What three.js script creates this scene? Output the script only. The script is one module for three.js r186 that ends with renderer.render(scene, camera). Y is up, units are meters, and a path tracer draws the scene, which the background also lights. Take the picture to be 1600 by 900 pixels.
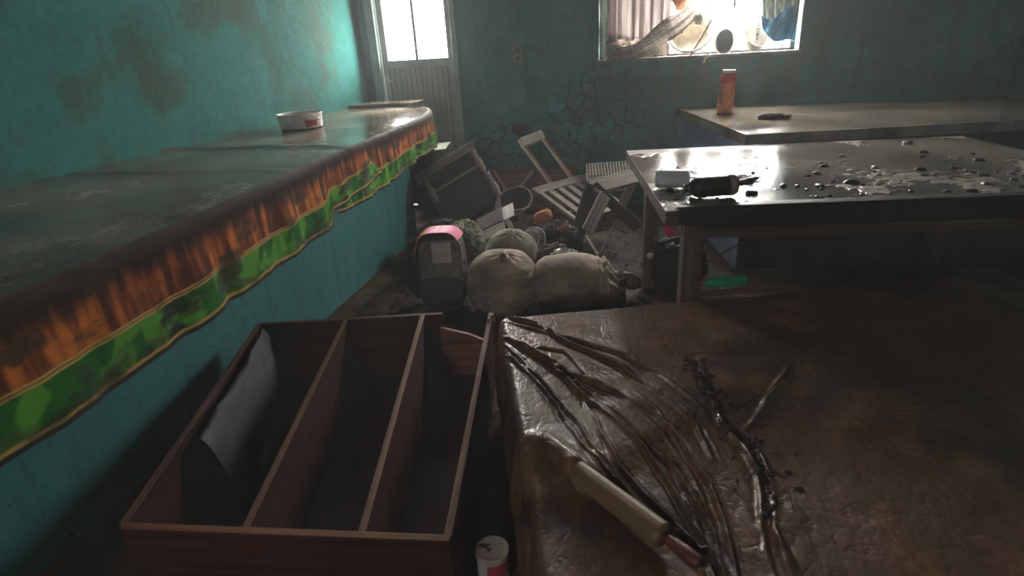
import * as THREE from 'three';
import { RoundedBoxGeometry } from 'three/addons/geometries/RoundedBoxGeometry.js';
import { mergeGeometries, mergeVertices } from 'three/addons/utils/BufferGeometryUtils.js';
import { RectAreaLightUniformsLib } from 'three/addons/lights/RectAreaLightUniformsLib.js';

// ---------------------------------------------------------------- camera, sky, exposure
const scene = new THREE.Scene();
const camera = new THREE.PerspectiveCamera(53.13, 1600 / 900, 0.05, 200);
camera.position.set(0, 1.35, 0);
camera.up.set(-0.0274, 0.9208, -0.3890);
camera.lookAt(-0.2062, 1.35 - 0.3863, -0.8990);
const SKY = 36, DAY = 56;              // open sky, and the daylight that comes in through each opening
scene.background = new THREE.Color(1.0, 0.955, 0.895);
scene.backgroundIntensity = SKY;
scene.fog = new THREE.FogExp2(new THREE.Color(0.95, 0.98, 1.0), 0.02);
RectAreaLightUniformsLib.init();
function daylight(name, w, h, x, y, z, into) { // an area light just outside an opening, as large as it
  const l = new THREE.RectAreaLight(new THREE.Color(1.0, 0.955, 0.895), DAY, w, h); l.name = name; l.position.set(x, y, z); l.lookAt(x, y, z + into); scene.add(l);
}
daylight('window_daylight', 1.46, 0.88, 0.4175, 1.6475, -5.235, 1);
daylight('door_daylight', 0.60, 0.72, -1.87, 1.63, -5.235, 1);
daylight('added_fill_daylight', 0.34, 0.29, -0.62, 1.65, 1.835, -1);  // fill light added behind the camera to brighten the heap
const renderer = new THREE.WebGLRenderer({ antialias: true });
renderer.toneMapping = THREE.LinearToneMapping;
renderer.toneMappingExposure = 1.3;
renderer.shadowMap.enabled = true;

// ---------------------------------------------------------------- noise and textures
function rng(seed) { let a = seed >>> 0; return () => { a = (a + 0x6d2b79f5) | 0; let t = Math.imul(a ^ (a >>> 15), 1 | a); t = (t + Math.imul(t ^ (t >>> 7), 61 | t)) ^ t; return ((t ^ (t >>> 14)) >>> 0) / 4294967296; }; }
const hash = (x, y, s) => { let h = Math.imul(x, 374761393) ^ Math.imul(y, 668265263) ^ Math.imul(s, 1274126177); h = Math.imul(h ^ (h >>> 13), 1274126177); h ^= h >>> 16; return (h >>> 0) / 4294967296; };
const mod = (a, n) => ((a % n) + n) % n;
function vn(x, y, px, py, s) {           // value noise, repeating after px by py cells
  const xi = Math.floor(x), yi = Math.floor(y), fx = x - xi, fy = y - yi, u = fx * fx * (3 - 2 * fx), v = fy * fy * (3 - 2 * fy);
  const a = hash(mod(xi, px), mod(yi, py), s), b = hash(mod(xi + 1, px), mod(yi, py), s), c = hash(mod(xi, px), mod(yi + 1, py), s), d = hash(mod(xi + 1, px), mod(yi + 1, py), s);
  return a + (b - a) * u + (c - a) * v + (a - b - c + d) * u * v;
}
function fbm(u, v, fx, fy, s, oct = 5) { // u, v in 0..1, fx by fy cells in the first octave
  let t = 0, a = 0.5, n = 0;
  for (let i = 0; i < oct; i++) { t += a * vn(u * fx, v * fy, fx, fy, s + i * 17); n += a; a *= 0.5; fx *= 2; fy *= 2; }
  return t / n;
}
const N2 = (x, y, s = 1, oct = 4) => fbm(x / 64, y / 64, 64, 64, s, oct); // one cell per unit
const clamp = (x, a = 0, b = 1) => Math.min(b, Math.max(a, x));
const smooth = (a, b, x) => { const t = clamp((x - a) / (b - a)); return t * t * (3 - 2 * t); };
const mix = (a, b, t) => a + (b - a) * t;
const mix3 = (a, b, t) => [mix(a[0], b[0], t), mix(a[1], b[1], t), mix(a[2], b[2], t)];
function tex(w, h, f, srgb = true, repeat = true) {   // f(u, v) gives 0..255 colour or one value
  const d = new Uint8Array(w * h * 4);
  for (let j = 0; j < h; j++) for (let i = 0; i < w; i++) {
    const c = f((i + 0.5) / w, (j + 0.5) / h), o = (j * w + i) * 4, g = typeof c === 'number';
    d[o] = clamp(g ? c : c[0], 0, 255); d[o + 1] = clamp(g ? c : c[1], 0, 255); d[o + 2] = clamp(g ? c : c[2], 0, 255); d[o + 3] = 255;
  }
  const t = new THREE.DataTexture(d, w, h);
  t.magFilter = THREE.LinearFilter; t.minFilter = THREE.LinearMipmapLinearFilter; t.generateMipmaps = true;
  if (repeat) t.wrapS = t.wrapT = THREE.RepeatWrapping;
  if (srgb) t.colorSpace = THREE.SRGBColorSpace;
  t.needsUpdate = true;
  return t;
}
const scaled = (t, sx, sy = sx) => { const c = t.clone(); c.repeat.set(sx, sy); c.needsUpdate = true; return c; };

const grain = tex(512, 512, (u, v) => {   // wood grain running along v, multiplies a wood colour
  const w = fbm(u, v, 3, 2, 5, 3), l = fbm(u + 0.05 * w, v, 48, 2, 9, 4), f = fbm(u, v, 128, 6, 21, 3);
  const k = 150 + 70 * (l - 0.5) * 1.6 + 50 * (f - 0.5) + 40 * (w - 0.5);
  return [k, k * 0.985, k * 0.96];
});
const blotch = tex(512, 512, (u, v) => { const k = 165 + 120 * (fbm(u, v, 5, 5, 31, 6) - 0.5) + 40 * (fbm(u, v, 60, 60, 8, 3) - 0.5); return [k, k * 0.99, k * 0.97]; });
const blotchLight = tex(256, 256, (u, v) => { const k = 222 + 60 * (fbm(u, v, 5, 5, 33, 5) - 0.5); return [k, k * 0.99, k * 0.97]; });
const fineBump = tex(512, 512, (u, v) => 255 * (0.6 * fbm(u, v, 24, 24, 3, 5) + 0.4 * fbm(u, v, 6, 6, 4, 3)), false);
const mudRough = tex(512, 512, (u, v) => { const n = fbm(u, v, 6, 6, 77, 6); return mix(105, 225, smooth(0.38, 0.6, n)); }, false);
const wetRough = tex(768, 768, (u, v) => {      // film of water with islands of mud
  const n = fbm(u, v, 7, 7, 91, 6), e = fbm(u, v, 40, 40, 12, 3);
  return mix(mix(8, 26, smooth(0.3, 0.55, n)), 170, smooth(0.66, 0.74, n + 0.25 * (e - 0.5)));
}, false);
const wetBump = tex(768, 768, (u, v) => {
  const n = fbm(u, v, 7, 7, 91, 6), e = fbm(u, v, 40, 40, 12, 3), m = smooth(0.54, 0.66, n + 0.10 * (e - 0.5));
  return 255 * (0.12 * fbm(u, v, 5, 5, 2, 2) + m * (0.35 + 0.5 * e));
}, false);

const clods = (u, v) => { const n = fbm(u, v, 9, 7, 141, 6), e = fbm(u, v, 60, 44, 143, 3), where = Math.max(smooth(0.62, 0.25, v + 0.35 * (n - 0.5)), smooth(0.22, 0.05, u) * 0.7, smooth(0.94, 1, v)); return smooth(0.56, 0.66, n + 0.35 * (e - 0.5) - 0.16 + 0.20 * where); };
const tableRough = tex(768, 576, (u, v) => mix(34 + 22 * smooth(0.4, 0.75, fbm(u, v, 5, 4, 145, 4)), 175, clods(u, v)), false);
const tableBump = tex(768, 576, (u, v) => 255 * (0.06 * fbm(u, v, 6, 5, 147, 2) + clods(u, v) * (0.3 + 0.6 * fbm(u, v, 80, 60, 149, 2))), false);
const siltRough = tex(512, 512, (u, v) => mix(28, 62, smooth(0.35, 0.7, fbm(u, v, 6, 6, 131, 5))), false);

const MAT = {};
function mat(name, color, o = {}) {
  const P = o.transmission !== undefined || o.clearcoat !== undefined || o.ior !== undefined ? THREE.MeshPhysicalMaterial : THREE.MeshStandardMaterial;
  const m = new P({ roughness: 0.7, metalness: 0, ...o }); m.color.set(color); m.name = name; MAT[name] = m; return m;
}
const wood = (name, color, o = {}) => mat(name, color, { map: scaled(grain, 2.2, 0.8), bumpMap: scaled(fineBump, 3), bumpScale: 0.0006, roughness: 0.62, ...o });
const dirty = (name, color, o = {}) => mat(name, color, { map: scaled(blotch, 2), bumpMap: scaled(fineBump, 3), bumpScale: 0.001, roughness: 0.75, ...o });

// wall paint: teal distemper with grime, drips and shrinkage cracks
function cellEdge(x, y, s) {              // distance to the border of irregular cells of size 1
  const xi = Math.floor(x), yi = Math.floor(y); let d1 = 9, d2 = 9;
  for (let j = -1; j <= 1; j++) for (let i = -1; i <= 1; i++) {
    const cx = xi + i + 0.15 + 0.7 * hash(xi + i, yi + j, s), cy = yi + j + 0.15 + 0.7 * hash(xi + i, yi + j, s + 5), d = Math.hypot(cx - x, cy - y);
    if (d < d1) { d2 = d1; d1 = d; } else if (d < d2) d2 = d;
  }
  return d2 - d1;
}
const BX0 = -2.34, BX1 = 2.6, WH = 2.6;   // back wall from side to side, room height
function crackAt(x, y) {
  const wx = x + 0.05 * (N2(x * 9, y * 9, 41, 3) - 0.5) * 2, wy = y + 0.05 * (N2(x * 9, y * 9, 52, 3) - 0.5) * 2;
  const e = cellEdge(wx * 8.6, wy * 8.6, 7), width = 0.05 + 0.06 * N2(x * 5, y * 5, 61, 2);
  const where = Math.max(Math.exp(-(((x + 0.32) / 0.42) ** 2 + ((y - 0.86) / 0.34) ** 2)), Math.exp(-(((x + 1.2) / 0.34) ** 2 + ((y - 0.52) / 0.26) ** 2)), 0.75 * Math.exp(-(((x + 0.75) / 0.4) ** 2 + ((y - 0.6) / 0.3) ** 2)));
  return (1 - smooth(width * 0.45, width, e)) * smooth(0.30, 0.62, where + 0.35 * (N2(x * 3, y * 3, 71, 3) - 0.5));
}
function wallColour(x, y, cracks) {
  const n = N2(x * 1.7, y * 1.7, 11, 5), m = N2(x * 6 + 9, y * 6, 23, 4), f = N2(x * 40, y * 40, 15, 3), streak = N2(x * 22, y * 1.6, 37, 4);
  let c = mix3([46, 112, 106], [36, 93, 88], smooth(0.35, 0.65, n));
  c = mix3(c, [62, 122, 124], 0.5 * smooth(0.55, 0.75, m));
  c = mix3(c, [58, 74, 62], 0.42 * smooth(0.48, 0.72, 0.6 * streak + 0.4 * n));          // silt washed down the paint
  c = mix3(c, [66, 66, 52], 0.45 * smooth(0.60, 0.72, N2(x * 2.4 + 3, y * 2.4 + 7, 29, 5)));
  if (cracks) {
    const sill = x > -0.45 && x < 1.3 ? smooth(0.80, 1.17, y + 0.35 * (streak - 0.5)) * (y < 1.21 ? 1 : 0) : 0;
    c = mix3(c, [88, 84, 72], 0.55 * sill * smooth(0.35, 0.6, streak));                    // drips below the sill
    c = mix3(c, [62, 140, 152], 0.55 * smooth(0.52, 0.66, m) * Math.exp(-(((x + 0.5) / 0.9) ** 2 + ((y - 0.75) / 0.45) ** 2)));
    c = mix3(c, [20, 44, 44], 0.85 * crackAt(x, y));
  }
  const k = 0.9 + 0.2 * f; return [c[0] * k, c[1] * k, c[2] * k];
}
const wallBackTex = tex(1600, 842, (u, v) => wallColour(BX0 + u * (BX1 - BX0), v * WH, true), true, false);
const wallBackBump = tex(1200, 632, (u, v) => { const x = BX0 + u * (BX1 - BX0), y = v * WH; return 200 - 170 * crackAt(x, y) + 50 * (N2(x * 40, y * 40, 15, 3) - 0.5); }, false, false);
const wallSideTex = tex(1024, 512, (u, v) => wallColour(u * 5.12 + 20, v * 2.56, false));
mat('teal_back', 0xffffff, { map: wallBackTex, bumpMap: wallBackBump, bumpScale: 0.004, roughness: 0.72 });
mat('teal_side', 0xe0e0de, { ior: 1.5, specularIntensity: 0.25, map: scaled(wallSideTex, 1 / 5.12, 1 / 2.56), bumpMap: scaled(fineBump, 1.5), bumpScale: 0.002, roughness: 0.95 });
const counterTex = tex(1024, 512, (u, v) => {
  const n = fbm(u, v, 8, 4, 81, 5), s = fbm(u, v, 60, 5, 82, 4), f = fbm(u, v, 120, 60, 83, 2);
  let c = mix3([60, 136, 138], [48, 114, 114], n);
  c = mix3(c, [46, 96, 92], 0.4 * smooth(0.5, 0.72, s));
  if (f > 0.84) c = mix3(c, [30, 52, 54], 0.7);
  return c;
});
dirty('counter_paint', 0xffffff, { map: scaled(counterTex, 0.5, 1), roughness: 0.6 });
mat('dull_paint', 0xffffff, { map: scaled(wallSideTex, 0.3, 0.6), roughness: 0.8 });
dirty('plaster', 0xb9bcba);
dirty('ceiling', 0x6d6a62);
dirty('shade_brown', 0x5a4a42); dirty('hazed_teal', 0x7c8fb4, { map: scaled(blotchLight, 1.5) });  // brown holds the shade under the table, the second holds bluish haze over teal
dirty('floor_mud', 0x74502f, { map: scaled(blotch, 0.9), roughnessMap: scaled(mudRough, 0.8), roughness: 1, bumpScale: 0.004 });
dirty('heap_mud', 0x4e382a, { map: scaled(blotch, 1.3), roughness: 0.9, bumpScale: 0.004 });
mat('basin_dark', 0x3a3836, { roughness: 0.6 });
mat('wet_top', 0xa59a8c, { map: scaled(blotch, 0.8), roughnessMap: scaled(siltRough, 0.7), roughness: 1, bumpMap: scaled(fineBump, 0.5), bumpScale: 0.002 });
mat('wet_mud', 0xa59b92, { map: scaled(blotch, 1.4, 1), roughnessMap: tableRough, roughness: 1, bumpMap: tableBump, bumpScale: 0.005 });
mat('black_film', 0x1d1f22, { map: scaled(blotch, 2), roughness: 0.55 });
mat('wet_dark', 0x3f3934, { map: scaled(blotch, 0.8), roughness: 0.35, bumpMap: scaled(wetBump, 1.1), bumpScale: 0.004 });
wood('wood_maroon', 0x5c3022, { roughness: 0.8, ior: 1.5, specularIntensity: 0.35 }); wood('wood_edge', 0x9c6c50, { roughness: 0.8 }); wood('wood_back', 0x3c2018, { roughness: 0.85, ior: 1.5, specularIntensity: 0.3 });
wood('wood_grey', 0xe8dcd2); wood('wood_dark', 0x584842); wood('wood_red', 0xc27c62); wood('wood_pale', 0xfff4e6, { map: scaled(blotchLight, 2) }); wood('wood_table', 0x8b6f62);
wood('splinter', 0xcaa68c);
mat('metal_door', 0xa3a8a4, { map: scaled(blotchLight, 1.5), roughness: 0.5 });
mat('frame_trim', 0x86a5a2, { map: scaled(blotchLight, 2), roughness: 0.55 });
mat('iron', 0x3c3a38, { roughness: 0.6 });
mat('glass', 0xffffff, { transmission: 1, thickness: 0, roughness: 0.02, ior: 1.45 });
mat('enamel', 0xe4e2dc, { map: scaled(blotchLight, 3), roughness: 0.25 });
mat('enamel_red', 0xa5473f, { map: scaled(blotchLight, 3), roughness: 0.35 });
dirty('dirt_inside', 0x4b423c, { roughness: 0.5 });
dirty('sack', 0xd2bda8, { bumpScale: 0.003, roughness: 0.85 });
dirty('sack_green', 0xbcbfa8, { bumpScale: 0.003, roughness: 0.85 });
dirty('sack_dark', 0x3a3430, { roughness: 0.9 });
dirty('cloth_grey', 0x776d6a, { roughness: 0.9 }); dirty('cloth_dark', 0x3f3a39, { roughness: 0.85 });
dirty('cloth_orange', 0xd98e6a, { map: scaled(blotchLight, 3), roughness: 0.9 }); dirty('cloth_blue', 0x3f92c2, { map: scaled(blotchLight, 3), roughness: 0.8 });
dirty('cloth_white', 0xf1eee4, { map: scaled(blotchLight, 3), roughness: 0.9 });
dirty('bag_dark', 0x4d484a, { roughness: 0.7 }); dirty('bag_grey', 0x9a948c, { roughness: 0.7 });
mat('bag_pink', 0xffffff, { roughness: 0.6, map: scaled(tex(256, 256, (u, v) => { const d = Math.hypot((u * 8) % 1 - 0.5, (v * 8) % 1 - 0.5); return mix3([214, 84, 132], [240, 190, 205], 1 - smooth(0.16, 0.24, d)); }), 6) });
mat('bag_orange', 0xe07f55, { roughness: 0.6 });
mat('plastic_white', 0xc9c4ba, { map: scaled(blotchLight, 4), roughness: 0.5 });
mat('plastic_green_grey', 0xa9b3a0, { map: scaled(blotchLight, 4), roughness: 0.5 });
mat('plastic_black', 0x1c1c1e, { roughness: 0.65 });
mat('bucket_dark', 0x63676a, { map: scaled(blotchLight, 4), roughness: 0.5 });
mat('tub_pale', 0xb9b6a6, { map: scaled(blotchLight, 3), transmission: 0.10, thickness: 0, roughness: 0.6 });
mat('bowl_white', 0xd9d2c8, { map: scaled(blotchLight, 3), transmission: 0.2, thickness: 0, roughness: 0.5 });
mat('clear', 0xdfe6e8, { transmission: 0.85, thickness: 0, roughness: 0.12 });
mat('milky', 0xd5dcdf, { transmission: 0.35, thickness: 0, roughness: 0.3 });
mat('green_bottle', 0x2fae7c, { transmission: 0.4, thickness: 0, roughness: 0.18 });
mat('pink_label', 0xd8496e, { roughness: 0.5 }); mat('cap_red', 0x6b2c28, { roughness: 0.5 });
mat('juice', 0xffffff, { roughness: 0.4, map: tex(256, 256, (u, v) => { const n = fbm(u, v, 5, 4, 44, 5); let c = mix3([196, 112, 72], [222, 156, 116], n); c = mix3(c, [120, 84, 66], smooth(0.3, 0.02, v + 0.2 * (n - 0.5))); return mix3(c, [150, 96, 74], 0.8 * smooth(0.56, 0.66, n)); }) });
mat('juice_red', 0xb9483f, { roughness: 0.35 });
mat('lid', 0xffffff, { roughness: 0.5, map: tex(256, 256, (u, v) => { const n = fbm(u, v, 7, 7, 51, 5), e = Math.exp(-(((u - 0.33) / 0.2) ** 2 + ((v - 0.6) / 0.2) ** 2)); return mix3([176, 160, 152], [58, 46, 40], smooth(0.72, 0.8, n + 0.3 * e)); }) });
mat('red_print', 0xa83246, { roughness: 0.5 }); mat('pale_print', 0xb9bdb4, { roughness: 0.5 });
wood('pin_roller', 0xcba67e, { roughness: 0.5 }); dirty('pin_handle', 0x9b5548, { map: scaled(blotch, 9), roughness: 0.5 });
mat('cotton_rope', 0xd8d2c6, { roughness: 0.9 });
mat('outlet', 0x7d8a84, { map: scaled(blotchLight, 5), roughness: 0.5 });

// oilcloth print: brown, flame orange, golden lines, a green leaf border
const oilTex = tex(1024, 512, (u, v) => {         // u: 1.2 m along, v: 0 at the hem, 1 at the table edge
  const d = 1 - v, s = fbm(u, v, 40, 2, 61, 4), b = fbm(u, v, 5, 2, 62, 4), m = fbm(u, v, 9, 5, 63, 5);
  let c;
  if (d < 0.62) {
    const flame = smooth(0.3, 0.66, 0.6 * s + 0.5 * b - 0.12);
    c = mix3([92, 42, 30], [222, 128, 54], flame * smooth(0.12, 0.42, d + 0.16 * (s - 0.5)));
    c = mix3([46, 36, 28], c, smooth(0.16, 0.36, d + 0.25 * (s - 0.5)));
  } else {
    const leaf = smooth(0.45, 0.56, fbm(u + 0.12 * d, v, 12, 2, 66, 3));
    c = mix3([34, 112, 38], [92, 164, 58], leaf);
    c = mix3(c, [26, 58, 30], smooth(0.55, 0.66, fbm(u, v, 7, 3, 67, 4)));
  }
  const line = (p, w) => 1 - smooth(w, w * 1.6, Math.abs(d - p));
  c = mix3(c, [206, 158, 92], Math.max(line(0.605, 0.008), line(0.635, 0.008), line(0.945, 0.012)));
  if (d > 0.965) c = [58, 52, 42];
  return mix3(c, [60, 52, 42], 0.75 * smooth(0.50, 0.68, m));      // dried mud splashes
});
mat('oilcloth', 0xffffff, { map: oilTex, transmission: 0.22, thickness: 0, roughness: 0.85, specularIntensity: 0.4, bumpMap: scaled(fineBump, 4, 1), bumpScale: 0.001, side: THREE.DoubleSide });
const curtainTex = tex(512, 512, (u, v) => {
  const st = [0.10, 0.22, 0.42, 0.55, 0.70, 0.86].some((p, i) => Math.abs(u - p) < [0.045, 0.03, 0.022, 0.03, 0.02, 0.03][i]), n = fbm(u, v, 30, 3, 71, 4);
  return mix3(st ? [108, 94, 92] : [200, 190, 186], [146, 132, 126], smooth(0.5, 0.7, n) * 0.6);
});
mat('curtain', 0xffffff, { map: curtainTex, transmission: 0.02, thickness: 0, roughness: 0.95, side: THREE.DoubleSide });
mat('curtain_grey', 0xd6cbc4, { map: scaled(blotch, 5), transmission: 0.12, thickness: 0, roughness: 0.95, side: THREE.DoubleSide });
mat('curtain_green', 0xaab3aa, { map: scaled(blotch, 4), transmission: 0.3, thickness: 0, roughness: 0.95, side: THREE.DoubleSide });
const sheetTex = tex(768, 768, (u, v) => {
  const n = fbm(u, v, 5, 5, 101, 6), f = fbm(u, v, 70, 70, 103, 3), p = fbm(u, v, 11, 11, 107, 4);
  let c = mix3([98, 66, 46], [74, 52, 38], smooth(0.35, 0.62, n));
  c = mix3(c, [132, 98, 62], 0.6 * smooth(0.5, 0.75, p));
  const k = 0.85 + 0.3 * f; return [c[0] * k, c[1] * k, c[2] * k];
});
const sheetRough = tex(512, 512, (u, v) => mix(78, 132, smooth(0.25, 0.75, fbm(u, v, 8, 8, 111, 6))), false);
const sheetBump = tex(1024, 1024, (u, v) => {     // crinkles of thin film: thin ridges
  const r = (fx, fy, s) => 1 - Math.abs(2 * fbm(u, v, fx, fy, s, 3) - 1);
  return 255 * (0.5 * r(26, 20, 121) ** 6 + 0.35 * r(60, 44, 123) ** 5 + 0.15 * fbm(u, v, 90, 90, 125, 2));
}, false);
mat('muddy_film', 0xffffff, { map: sheetTex, roughnessMap: sheetRough, roughness: 1, bumpMap: sheetBump, bumpScale: 0.002 });

// ---------------------------------------------------------------- geometry helpers
const V = (x, y, z) => new THREE.Vector3(x, y, z);
const numbers = new Map();
function numbered(name) { const k = numbers.get(name) ?? 0; numbers.set(name, k + 1); return k ? `${name}_${String(k).padStart(3, '0')}` : name; }
function metricUV(g) {                     // uv in metres from the side each face looks to
  const p = g.attributes.position, n = g.attributes.normal, uv = new Float32Array(p.count * 2);
  for (let i = 0; i < p.count; i++) {
    const x = Math.abs(n.getX(i)), y = Math.abs(n.getY(i)), z = Math.abs(n.getZ(i));
    if (y >= x && y >= z) { uv[2 * i] = p.getZ(i); uv[2 * i + 1] = p.getX(i); } else if (x >= z) { uv[2 * i] = p.getZ(i); uv[2 * i + 1] = p.getY(i); } else { uv[2 * i] = p.getY(i); uv[2 * i + 1] = p.getX(i); }
  }
  g.setAttribute('uv', new THREE.BufferAttribute(uv, 2)); return g;
}
function box(w, h, d, x = 0, y = 0, z = 0, r = 0.004) {   // rounded box whose grain runs along its longest side
  const g = new RoundedBoxGeometry(w, h, d, 2, Math.min(r, w / 3, h / 3, d / 3)), S = [w, h, d], p = g.attributes.position, n = g.attributes.normal, uv = g.attributes.uv, o = (w * 7.3 + h * 3.1 + d * 5.7 + x + z) % 1;
  for (let i = 0; i < p.count; i++) { const a = [n.getX(i), n.getY(i), n.getZ(i)].map(Math.abs), N = a.indexOf(Math.max(...a)); let [b, c] = [0, 1, 2].filter((k) => k !== N); if (S[b] > S[c]) [b, c] = [c, b]; uv.setXY(i, p.getComponent(i, b) + o, p.getComponent(i, c) + o); } g.translate(x, y, z); return g; }
function merge(list) { return list.length === 1 ? list[0] : mergeGeometries(list.map((g) => (g.index ? g.toNonIndexed() : g)).map((g) => { for (const k of Object.keys(g.attributes)) if (!['position', 'normal', 'uv'].includes(k)) g.deleteAttribute(k); return g; })); }
function part(name, geo, material, parent = scene) {
  const m = new THREE.Mesh(Array.isArray(geo) ? merge(geo) : geo, typeof material === 'string' ? MAT[material] : material);
  if (!m.material) throw new Error('no material ' + material);
  m.name = parent === scene ? numbered(name) : name; m.castShadow = m.receiveShadow = true; parent.add(m);
  if (parent !== scene) { const k = parent.userData._n ??= {}; k[name] = (k[name] ?? -1) + 1; if (k[name]) m.name = `${name}_${String(k[name]).padStart(3, '0')}`; }
  return m;
}
function thing(name, label, category, [x, y, z] = [0, 0, 0], group) {
  const o = new THREE.Group(); o.name = numbered(name); o.position.set(x, y, z); o.userData = { label, category }; if (group) o.userData.group = group; scene.add(o); return o;
}
function tag(o, label, category, group) { o.userData.label = label; o.userData.category = category; if (group) o.userData.group = group; return o; }
function struct(name, geo, material) { const m = part(name, geo, material); m.userData.kind = 'structure'; return m; }
function basis(o, x, y) { const a = V(...x).normalize(), b = V(...y), c = a.clone().cross(b).normalize(); o.setRotationFromMatrix(new THREE.Matrix4().makeBasis(a, c.clone().cross(a), c)); return o; }
function align(o, y, spin = 0) { o.quaternion.setFromUnitVectors(V(0, 1, 0), V(...y).normalize()); o.rotateY(spin); return o; }
const lathe = (pts, seg = 40) => new THREE.LatheGeometry(pts.map(([r, y]) => new THREE.Vector2(r, y)), seg);
const tube = (pts, r, seg = 40, rad = 8) => new THREE.TubeGeometry(new THREE.CatmullRomCurve3(pts.map((p) => V(...p))), seg, r, rad, false);
function bar(p, q, w, h, up = [0, 1, 0]) {  // squared bar between two points, w across, h along "up"
  const a = V(...p), b = V(...q), y = b.clone().sub(a), L = y.length(); y.normalize();
  const x = V(...up).cross(y).normalize(), z = x.clone().cross(y), g = box(w, L, h, 0, L / 2, 0, 0.003);
  g.applyMatrix4(new THREE.Matrix4().makeBasis(x, y, z).setPosition(a)); return g;
}
function grid(nu, nv, f) {                 // f(u, v) -> [x, y, z, s, t]
  const pos = [], uv = [], idx = [];
  for (let j = 0; j <= nv; j++) for (let i = 0; i <= nu; i++) { const p = f(i / nu, j / nv); pos.push(p[0], p[1], p[2]); uv.push(p[3] ?? i / nu, p[4] ?? j / nv); }
  for (let j = 0; j < nv; j++) for (let i = 0; i < nu; i++) { const a = j * (nu + 1) + i, b = a + 1, c = a + nu + 1, d = c + 1; idx.push(a, b, d, a, d, c); }
  const g = new THREE.BufferGeometry();
  g.setAttribute('position', new THREE.Float32BufferAttribute(pos, 3)); g.setAttribute('uv', new THREE.Float32BufferAttribute(uv, 2)); g.setIndex(idx); g.computeVertexNormals(); return g;
}
function sheet(nu, nv, f, t = 0.002) {     // a cloth with two faces and a rim
  const front = grid(nu, nv, f), p = front.attributes.position, n = front.attributes.normal, W = nu + 1, count = p.count;
  const pos = [], uv = [], idx = [], tuv = front.attributes.uv;
  for (const s of [0, 1]) for (let i = 0; i < count; i++) { pos.push(p.getX(i) - s * t * n.getX(i), p.getY(i) - s * t * n.getY(i), p.getZ(i) - s * t * n.getZ(i)); uv.push(tuv.getX(i), tuv.getY(i)); }
  for (let k = 0; k < front.index.count; k += 3) { const [a, b, c] = [0, 1, 2].map((m) => front.index.getX(k + m)); idx.push(a, b, c, a + count, c + count, b + count); }
  const rim = []; for (let i = 0; i < nu; i++) { rim.push([i, i + 1], [nv * W + i + 1, nv * W + i]); } for (let j = 0; j < nv; j++) { rim.push([(j + 1) * W, j * W], [j * W + nu, (j + 1) * W + nu]); }
  for (const [a, b] of rim) idx.push(a, a + count, b + count, a, b + count, b);
  const g = new THREE.BufferGeometry(); g.setAttribute('position', new THREE.Float32BufferAttribute(pos, 3)); g.setAttribute('uv', new THREE.Float32BufferAttribute(uv, 2)); g.setIndex(idx); g.computeVertexNormals(); return g;
}
function lump(rx, ry, rz, { seed = 1, rough = 0.12, freq = 3, e = 1, crease = 0, seg = 56 } = {}) {   // rounded, dented, creased soft body
  const pw = (x, k) => Math.sign(x) * Math.abs(x) ** k;
  const g = new THREE.SphereGeometry(1, seg, Math.round(seg * 0.7)), p = g.attributes.position;
  for (let i = 0; i < p.count; i++) {
    const x = p.getX(i), y = p.getY(i), z = p.getZ(i);
    const n = (N2(x * freq + 11 * seed, y * freq + z * freq * 0.7 + 5, seed) - 0.5) + (N2(z * freq + 3 * seed, y * freq - x * freq * 0.6 + 9, seed + 3) - 0.5);
    const c = crease ? Math.abs(N2(x * freq * 2 + 7, (y + z) * freq * 1.4 + seed, seed + 9, 3) - 0.5) : 0;
    const k = 1 + rough * n - crease * Math.max(0, 0.09 - c) * 4;
    p.setXYZ(i, pw(x, e) * rx * k, pw(y, e) * ry * k, pw(z, e) * rz * k);
  }
  const q = g.attributes.position; for (let j = 0; j <= Math.round(seg * 0.7); j++) { const a = j * (seg + 1), b = a + seg; q.setXYZ(b, q.getX(a), q.getY(a), q.getZ(a)); }
  g.computeVertexNormals(); return g;
}

// ---------------------------------------------------------------- the room
const ZB = -5, T = 0.2, ZF = 1.6;          // inner face of the back wall, wall thickness, front wall
const DX0 = -2.24, DX1 = -1.50, DH = 2.05; // doorway
const WX0 = -0.325, WX1 = 1.16, WY0 = 1.195, WY1 = 2.1;
struct('floor', (() => { const g = new THREE.BoxGeometry(BX1 - BX0 + 0.6, 0.2, ZF - ZB + 0.6); metricUV(g); g.translate((BX0 + BX1) / 2, -0.1, (ZF + ZB) / 2); return g; })(), 'floor_mud');
struct('ceiling', (() => { const g = new THREE.BoxGeometry(BX1 - BX0 + 0.6, 0.2, ZF - ZB + 0.6); metricUV(g); g.translate((BX0 + BX1) / 2, WH + 0.1, (ZF + ZB) / 2); return g; })(), 'ceiling');
{
  const s = new THREE.Shape([[BX0 - T, 0], [BX1 + T, 0], [BX1 + T, WH], [BX0 - T, WH]].map(([x, y]) => new THREE.Vector2(x, y)));
  for (const [x0, x1, y0, y1] of [[DX0, DX1, 0.02, DH], [WX0, WX1, WY0, WY1]]) s.holes.push(new THREE.Path([[x0, y0], [x0, y1], [x1, y1], [x1, y0]].map(([x, y]) => new THREE.Vector2(x, y))));
  const g = new THREE.ExtrudeGeometry(s, { depth: T, bevelEnabled: false }); g.translate(0, 0, ZB - T);
  const p = g.attributes.position, uv = g.attributes.uv;
  for (let i = 0; i < p.count; i++) uv.setXY(i, (p.getX(i) - BX0) / (BX1 - BX0), p.getY(i) / WH);
  struct('wall_back', g, 'teal_back');
}
struct('wall_left', (() => { const g = new THREE.BoxGeometry(T, WH, ZF - ZB + T); g.translate(BX0 - T / 2, WH / 2, (ZF + ZB + T) / 2); return metricUV2(g); })(), 'teal_side');
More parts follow.
